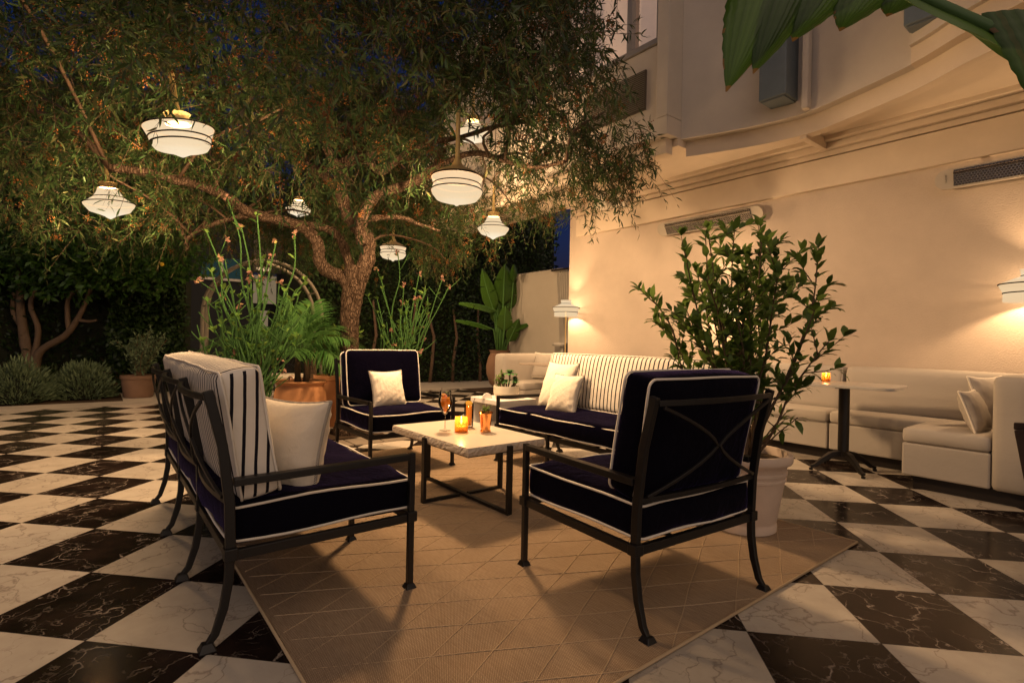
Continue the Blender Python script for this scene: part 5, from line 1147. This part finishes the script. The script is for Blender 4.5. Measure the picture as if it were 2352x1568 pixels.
# ------------------------------------------------------------------ broad leaves (bird of paradise, banana)
def paddle(t, base, tip, width, nrm, mat, curl=.12, slits=(), n=22, name='leaf', mid='midrib', petiole=None, fold=.10, sag=.0, rnd=.5):
    """broad leaf with a midrib; slits cut the blade in from the edge as wind does"""
    a, b = Vector(base), Vector(tip); d = (b-a); Ln = d.length; d.normalize(); nm = Vector(nrm); nm = (nm-d*nm.dot(d)).normalized(); sd = d.cross(nm)
    def c(s): return a+d*Ln*s+nm*(Ln*curl*(4*s*(1-s)))+Vector((0, 0, -sag*s*s*Ln))
    def wd(s): return width*.5*(math.sin(PI*min(1, s**.62))**.7) if s < 1 else 0
    quads = []; m = 6
    for side in (-1, 1):
        cuts = [s for q, s in slits if q == side]
        edges = sorted([0.0]+cuts+[1.0])
        for e0, e1 in zip(edges[:-1], edges[1:]):
            k = max(2, int((e1-e0)*n)); grid = []
            for i in range(k+1):
                s = e0+(e1-e0)*i/k; row = []
                for j in range(m+1):
                    w = j/m; gap = .012*w*((1 if i == 0 and e0 > 0 else 0)-(1 if i == k and e1 < 1 else 0)); ss = min(1, s+gap+.10*w*(1-s))
                    p = c(s)+(c(min(1, ss))-c(s))+sd*side*wd(s)*w+nm*(-fold*w*w*width)+nm*.004*math.sin(s*90)*w+(Vector((0, 0, -.05*w*width*(1 if slits else .3))))
                    row.append(p)
                grid.append(row)
            quads.append((grid, k))
    mb = MB()
    for grid, k in quads:
        b0 = len(mb.v); mb.v += [tuple(p) for row in grid for p in row]
        mb.f += [(b0+i*(m+1)+j, b0+i*(m+1)+j+1, b0+(i+1)*(m+1)+j+1, b0+(i+1)*(m+1)+j) for i in range(k) for j in range(m)]
    o = mb.build(name, mat, t, smooth=True)
    at_ = o.data.attributes.new('rnd', 'FLOAT', 'FACE'); at_.data.foreach_set('value', [rnd]*len(o.data.polygons))
    ms = [c(s) for s in np.linspace(0, .97, 14)]
    if petiole is not None: ms = [Vector(q) for q in petiole]+ms
    k = len(ms); MB().tube([p-nm*.003 for p in ms], [(.014*width/.3)*(1-.8*i/k)+.002 for i in range(k)], 7).build(mid, M['stem'], o, smooth=True)
    return o
c = at(1146, 900, 10.2); c.z = 0
t = thing('bird_of_paradise', 'tall plant with paddle leaves growing in a terracotta urn before the hedge', 'potted plant', c)
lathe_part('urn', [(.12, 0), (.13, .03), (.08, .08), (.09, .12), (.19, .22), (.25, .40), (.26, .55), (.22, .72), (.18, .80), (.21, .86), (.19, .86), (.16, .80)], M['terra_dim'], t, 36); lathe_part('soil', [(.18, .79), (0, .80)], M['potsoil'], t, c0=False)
for bs, tp, w, nr, pe in (((.05, 0, 1.7), (.07, 0, 2.55), .42, (0, -1, .1), (.02, 0, .8)), ((-.10, .05, 1.55), (-.38, .0, 2.45), .32, (-.5, -1, .3), (-.02, 0, .8)), ((-.05, -.1, 1.6), (-.78, -.25, 1.75), .30, (0, -.5, 1), (0, 0, .8)), ((-.12, -.1, 1.25), (-.85, -.2, 1.42), .26, (0, -.4, 1), (-.05, 0, .8)), ((.08, -.1, 1.2), (.10, -.2, 1.72), .30, (0, -1, .2), (.03, -.03, .8)), ((.15, 0, 1.2), (.65, -.15, 1.42), .22, (0, -.6, 1), (.05, 0, .8)), ((.16, -.05, 1.0), (.36, -.15, 1.48), .24, (.2, -1, .3), (.05, 0, .8)), ((.12, .1, 1.6), (.25, .15, 2.35), .3, (.2, -.8, .2), (.05, 0, .8)), ((-.02, .1, 1.3), (-.1, .1, 2.1), .32, (0, -1, .1), (0, 0, .8))):
    mid_ = tuple((p+q)/2 for p, q in zip(pe, bs)); paddle(t, bs, tp, w, nr, M['banana'], .06, [(1, .45), (-1, .6)], 14, petiole=[pe, mid_], rnd=.6*random.random())
for k in range(8):
    a = k*.8; MB().tube([(.05*math.cos(a), .05*math.sin(a), .78), (.09*math.cos(a), .09*math.sin(a), 1.3), (.13*math.cos(a), .13*math.sin(a), 1.6)], [.02, .014, .01], 7).build('stalk', M['stem'], t, smooth=True)
MB().tube([(.12, -.05, .8), (.20, -.08, 1.6), (.24, -.1, 2.2)], [.012, .011, .010], 6).build('flower_stalk', M['stem'], t, smooth=True)
lathe_part('flower_bud', [(.0, 0), (.06, .10), (.075, .20), (.03, .34), (0, .36)], M['banana'], t, 12, c=(.24, -.1, 2.15))

# banana plant leaning in over the upper right corner, close by
t = thing('banana_plant', 'big torn banana leaves hanging into the upper right corner, close to the camera', 'plant', (2.6, 1.5, 0))
o_ = Vector((2.6, 1.5, 0))
def w2(px, py, y): return at(px, py, y)-o_
MB().tube([(0, 0, 0), (-.05, 0, 1.0), (-.15, -.02, 1.7), (-.30, -.03, 2.0)], [.10, .09, .07, .04], 14).build('trunk', M['stem'], t, smooth=True)
def torn(strips, mid_pts, width_pts=None, rndv=.4):
    """leaf as strips hanging from a midrib: strips = list of outlines (top a, top b, list of side points, tip)"""
    mb = MB()
    for (A, B, tip, bul) in strips:
        A, B, tip = Vector(A), Vector(B), Vector(tip); n = 24; m = 30; b0 = len(mb.v)
        for i in range(n+1):
            s = i/n; w = (1-s**bul)*(1+.03*math.sin(i*2.1))
            cen = ((A+B)/2).lerp(tip, s); cross = (B-A)
            for j in range(m+1):
                q = j/m-.5; p = cen+cross*q*max(w, .02)+Vector((0, -.05*math.sin(s*2.2), 0))+Vector((0, 1, 0))*((.035*(4*q*q)-.02)*w+.0016*math.sin(q*58)*w)
                mb.v.append(tuple(p))
        mb.f += [(b0+i*(m+1)+j, b0+i*(m+1)+j+1, b0+(i+1)*(m+1)+j+1, b0+(i+1)*(m+1)+j) for i in range(n) for j in range(m)]
    o = mb.build('leaf', M['banana'], t, smooth=True); a_ = o.data.attributes.new('rnd', 'FLOAT', 'FACE'); vals = []
    for st_ in strips:
        for i in range(24):
            for j in range(30): vals.append(.99 if (i == 23 or (j in (0, 29) and random.random() < .2)) else rndv+.30*math.sin((j/29-.5)*58)*.5+.10*math.sin(j*.7))
    a_.data.foreach_set('value', vals)
    k = len(mid_pts); MB().tube([Vector(p) for p in mid_pts], [.024-.014*i/k for i in range(k)], 8).build('midrib', M['stem'], o, smooth=True)
Y = 1.25
torn([(w2(1690, -60, Y), w2(1850, -60, Y+.03), w2(1652, 230, Y), 2.2), (w2(1765, -60, Y), w2(1895, -60, Y+.03), w2(1712, 190, Y), 2.6), (w2(1855, -60, Y+.02), w2(1990, -60, Y+.05), w2(1800, 118, Y+.02), 3.0), (w2(1950, -60, Y+.03), w2(2090, -60, Y+.06), w2(1905, 95, Y+.03), 3.2), (w2(2040, -60, Y+.05), w2(2190, -60, Y+.06), w2(2010, 62, Y+.05), 3.2), (w2(2120, -60, Y+.05), w2(2260, -60, Y+.07), w2(2120, 20, Y+.06), 3)],
     [Vector((-.30, -.03, 2.0)), w2(2520, 0, Y+.14), w2(2420, -40, Y+.1), w2(2200, -75, Y+.08), w2(1950, -70, Y+.04), w2(1650, -60, Y)], rndv=.35)
torn([(w2(1540, -80, Y), w2(1680, -70, Y), w2(1560, 14, Y), 2.2), (w2(1600, -80, Y), w2(1700, -70, Y), w2(1615, 22, Y), 2.4)], [w2(1960, -72, Y+.04), w2(1830, -85, Y+.02), w2(1720, -70, Y), w2(1640, -85, Y), w2(1530, -70, Y)], rndv=.3)
torn([(w2(2270, 20, 1.05), w2(2470, 60, 1.05), w2(2375, 330, 1.05), 3.0), (w2(2300, 60, 1.05), w2(2480, 120, 1.07), w2(2420, 420, 1.05), 3.0)], [Vector((-.30, -.03, 2.0)), w2(2560, 120, 1.2), w2(2470, 110, 1.12), w2(2380, 110, 1.08), w2(2270, 70, 1.06), w2(2140, 10, 1.06), w2(2040, -40, 1.06)], rndv=.6)
paddle(t, w2(2460, 190, 1.1), w2(2030, -60, 1.06), .16, (-.3, -.6, .8), M['banana'], .01, (), 16, petiole=[Vector((-.30, -.03, 2.0)), w2(2540, 220, 1.2)], rnd=.7)

# ------------------------------------------------------------------ planter with laurel shrub
c = Vector((1.355, 3.05, 0)); t = thing('potted_shrub', 'leafy laurel shrub in a pale ribbed terracotta planter standing on the rug corner', 'potted plant', c)
R_ = .178
pot(t, [(R_*.97, .010), (R_, .014), (R_, .05), (R_*.985, .056), (R_*.985, .066), (R_*1.0, .072), (R_*1.14, .22), (R_*1.21, .30), (R_*1.25, .303), (R_*1.25, .315), (R_*1.22, .318), (R_*1.235, .335), (R_*1.275, .338), (R_*1.275, .350), (R_*1.245, .353), (R_*1.27, .385), (R_*1.40, .40), (R_*1.43, .412), (R_*1.43, .442), (R_*1.40, .45), (R_*1.28, .45), (R_*1.25, .44), (R_*1.24, .40)], M['terra_pale'], R_*1.25, .405, 56)
rg = np.random.default_rng(21); sm = MB(); P, D, N, Ls = [], [], [], []
tips = []
for k in range(26):
    a = 2*PI*k/26*5+rg.uniform(-.3, .3); sp = (.04+.385*rg.random()**.8); top = .44+ (1.34*rg.uniform(.55, 1.0))*(1-.25*sp/.6)
    if k < 3: sp = .12; top = 1.74
    x0, y0 = .07*math.cos(a)*rg.random(), .07*math.sin(a)*rg.random()
    pts = [Vector((x0, y0, .40))]
    for q in (.25, .55, .8, 1.0): pts.append(Vector((x0-.065*q+math.cos(a)*sp*q**.9, y0+math.sin(a)*sp*q**.9, .40+(top-.40)*q))+Vector(rg.normal(size=3)*.018))
    s_ = spline(pts, 6); n = len(s_); sm.tube(s_, [.0085-.0058*i/n for i in range(n)], 6)
    tw = [(s_, 7)]
    for i in range(6, n-1, 2):
        if rg.random() < .70:
            d = Vector(rg.normal(size=3)); d.z = abs(d.z)*.8+.25; d.normalize(); d = (d+Vector((math.cos(a), math.sin(a), 0))*.35).normalized(); e = s_[i]+d*rg.uniform(.10, .22); br_ = [s_[i].lerp(e, q)+Vector((0, 0, .015*q*q)) for q in np.linspace(0, 1, 7)]
            sm.tube(br_, [.004-.0004*j for j in range(7)], 5); tw.append((br_, 1))
    for b_, st in tw:
        for i in range(st, len(b_)):
            tg = (b_[min(i+1, len(b_)-1)]-b_[i-1]).normalized()
            if b_[i].z < .74 and rg.random() < .8: continue
            for q in range((1 if rg.random() < .68 else 2) if i < len(b_)-1 else 5):
                r = Vector(rg.normal(size=3)); r = (r-tg*r.dot(tg)).normalized(); P.append(b_[i]); D.append(tg*rg.uniform(.5, 1.1)+r*.8); N.append(Vector((0, 0, .9))+r*-.3+tg*.3); Ls.append(rg.uniform(.055, .105))
for k in range(4):   # low shoots over the rim
    a = -1.2+k*.7; b_ = [Vector((.06*math.cos(a), .06*math.sin(a), .42)), Vector((.17*math.cos(a), .17*math.sin(a), .56)), Vector((.27*math.cos(a), .27*math.sin(a), .66))]; sm.tube(b_, [.005, .004, .003], 5)
    for q in range(9): P.append(b_[1].lerp(b_[2], q/8)); r = Vector(rg.normal(size=3)); D.append(r+Vector((math.cos(a), math.sin(a), -.2))); N.append(Vector((0, 0, 1))+r*.2); Ls.append(rg.uniform(.06, .095))
sm.build('stem', M['wood'], t, smooth=True)
A = lambda q: np.array([tuple(x) for x in q]); Ls = np.array(Ls)
np_mesh('foliage', leaf_verts(A(P), A(D), A(N), Ls, Ls*.41, .10), 6, LEAF_F, M['shrub'], t)

# ------------------------------------------------------------------ iron garden seat beyond the plants
def fan_chair(label, c, f):
    t = thing('iron_chair', label, 'chair', c, face_rz(f), 'wrought iron fan-back chairs'); w = MB(); z0 = .50; R = .36
    for a in np.linspace(.0, PI, 17):
        w.tube([(0, -.2, z0), (R*.55*math.cos(a), -.22, z0+R*.55*math.sin(a)), (R*math.cos(a), -.24, z0+R*math.sin(a))], .004, 5)
    for rr in (.36, .25, .14): w.tube([(rr*math.cos(a), -.21-.08*rr, z0+rr*math.sin(a)) for a in np.linspace(0, PI, 21)], .006, 5)
    for k in range(17):
        a = PI*(k+.5)/17; w.tube([(R*math.cos(a)+.035*math.cos(b), -.24, z0+R*math.sin(a)+.035*math.sin(b)) for b in np.linspace(0, 2*PI, 9)], .0035, 4)
    w.build('backrest', M['iron'], t)
    rbox(.25, .23, .03, .028, 12, 12, 4, (0, 0, .01)).shift((0, 0, .47)).build('cushion', M['linen'], t, smooth=True)
    MB().tube([(.24*math.cos(a), .22*math.sin(a), .43) for a in np.linspace(0, 2*PI, 24, endpoint=False)], .009, 6, True).build('seat_ring', M['iron'], t)
    for sx in (-1, 1):
        for sy in (-1, 1): MB().tube([(sx*.18, sy*.17, .43), (sx*.15, sy*.14, .22), (sx*.22, sy*.20, 0)], .010, 6).build('leg', M['iron'], t)
    sc = MB()
    for sx in (-1, 1):
        for k in range(3): sc.tube([(sx*(.10+.05*k)+.05*math.cos(a)*(1-a/14), .2, .30-.06*k+.05*math.sin(a)*(1-a/14)) for a in np.linspace(0, 11, 20)], .005, 4)
    sc.build('scroll', M['iron'], t)
c = at(652, 860, 7.6); c.z = 0; fan_chair('wrought iron fan-back chair with cream cushion behind the terracotta palm pot', c, Vector((.2, -1, 0)))
c = at(575, 880, 7.0); c.z = 0; fan_chair('second wrought iron fan-back chair mostly hidden by the green stems', c, Vector((-.9, -.4, 0)))

FILL_GLOW = .80
# ================================================================== SKY, CAMERA, RENDER
wd_ = bpy.data.worlds.new('World'); S.world = wd_; wd_.use_nodes = True; nt = wd_.node_tree
sky = nt.nodes.new('ShaderNodeTexSky'); sky.sky_type = 'NISHITA'; sky.sun_disc = False; sky.sun_elevation = math.radians(-.8); sky.sun_rotation = math.radians(200); sky.ozone_density = 5.0; sky.dust_density = .4
bgn = nt.nodes['Background']; nt.links.new(sky.outputs[0], bgn.inputs[0]); bgn.inputs[1].default_value = .20
# warm fill lobe added to the sky behind the camera, lights the foreground
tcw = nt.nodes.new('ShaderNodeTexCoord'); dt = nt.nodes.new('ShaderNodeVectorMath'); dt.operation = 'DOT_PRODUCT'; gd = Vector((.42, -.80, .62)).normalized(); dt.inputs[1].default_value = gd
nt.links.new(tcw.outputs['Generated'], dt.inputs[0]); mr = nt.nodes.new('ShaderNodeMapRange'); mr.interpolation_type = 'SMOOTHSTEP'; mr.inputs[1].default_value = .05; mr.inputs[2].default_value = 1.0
nt.links.new(dt.outputs['Value'], mr.inputs[0]); bg2 = nt.nodes.new('ShaderNodeBackground'); bg2.inputs[0].default_value = (1, .74, .52, 1); ml = nt.nodes.new('ShaderNodeMath'); ml.operation = 'MULTIPLY'; ml.inputs[1].default_value = FILL_GLOW
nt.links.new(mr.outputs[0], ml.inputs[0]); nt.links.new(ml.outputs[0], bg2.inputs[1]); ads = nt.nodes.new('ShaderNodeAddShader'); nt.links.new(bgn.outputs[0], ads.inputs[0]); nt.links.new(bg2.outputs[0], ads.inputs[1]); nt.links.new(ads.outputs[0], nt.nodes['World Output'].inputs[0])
cam = bpy.data.cameras.new('camera'); co = bpy.data.objects.new('camera', cam); COL.objects.link(co)
cam.sensor_width = 36; cam.sensor_fit = 'HORIZONTAL'; cam.lens = 36*FPX/2352; cam.clip_start = .02; cam.clip_end = 500
co.matrix_world = Matrix(((RT.x, UP.x, -_fw.x, 0), (RT.y, UP.y, -_fw.y, 0), (RT.z, UP.z, -_fw.z, H), (0, 0, 0, 1)))
S.camera = co
vs = S.view_settings; vs.view_transform = 'Standard'; vs.look = 'None'; vs.exposure = -.1; vs.gamma = 1
S.render.engine = 'CYCLES'; cy = S.cycles
cy.max_bounces = 8; cy.diffuse_bounces = 4; cy.glossy_bounces = 3; cy.transparent_max_bounces = 24; cy.transmission_bounces = 4
cy.caustics_reflective = False; cy.caustics_refractive = False; cy.sample_clamp_indirect = 4; cy.use_denoising = True
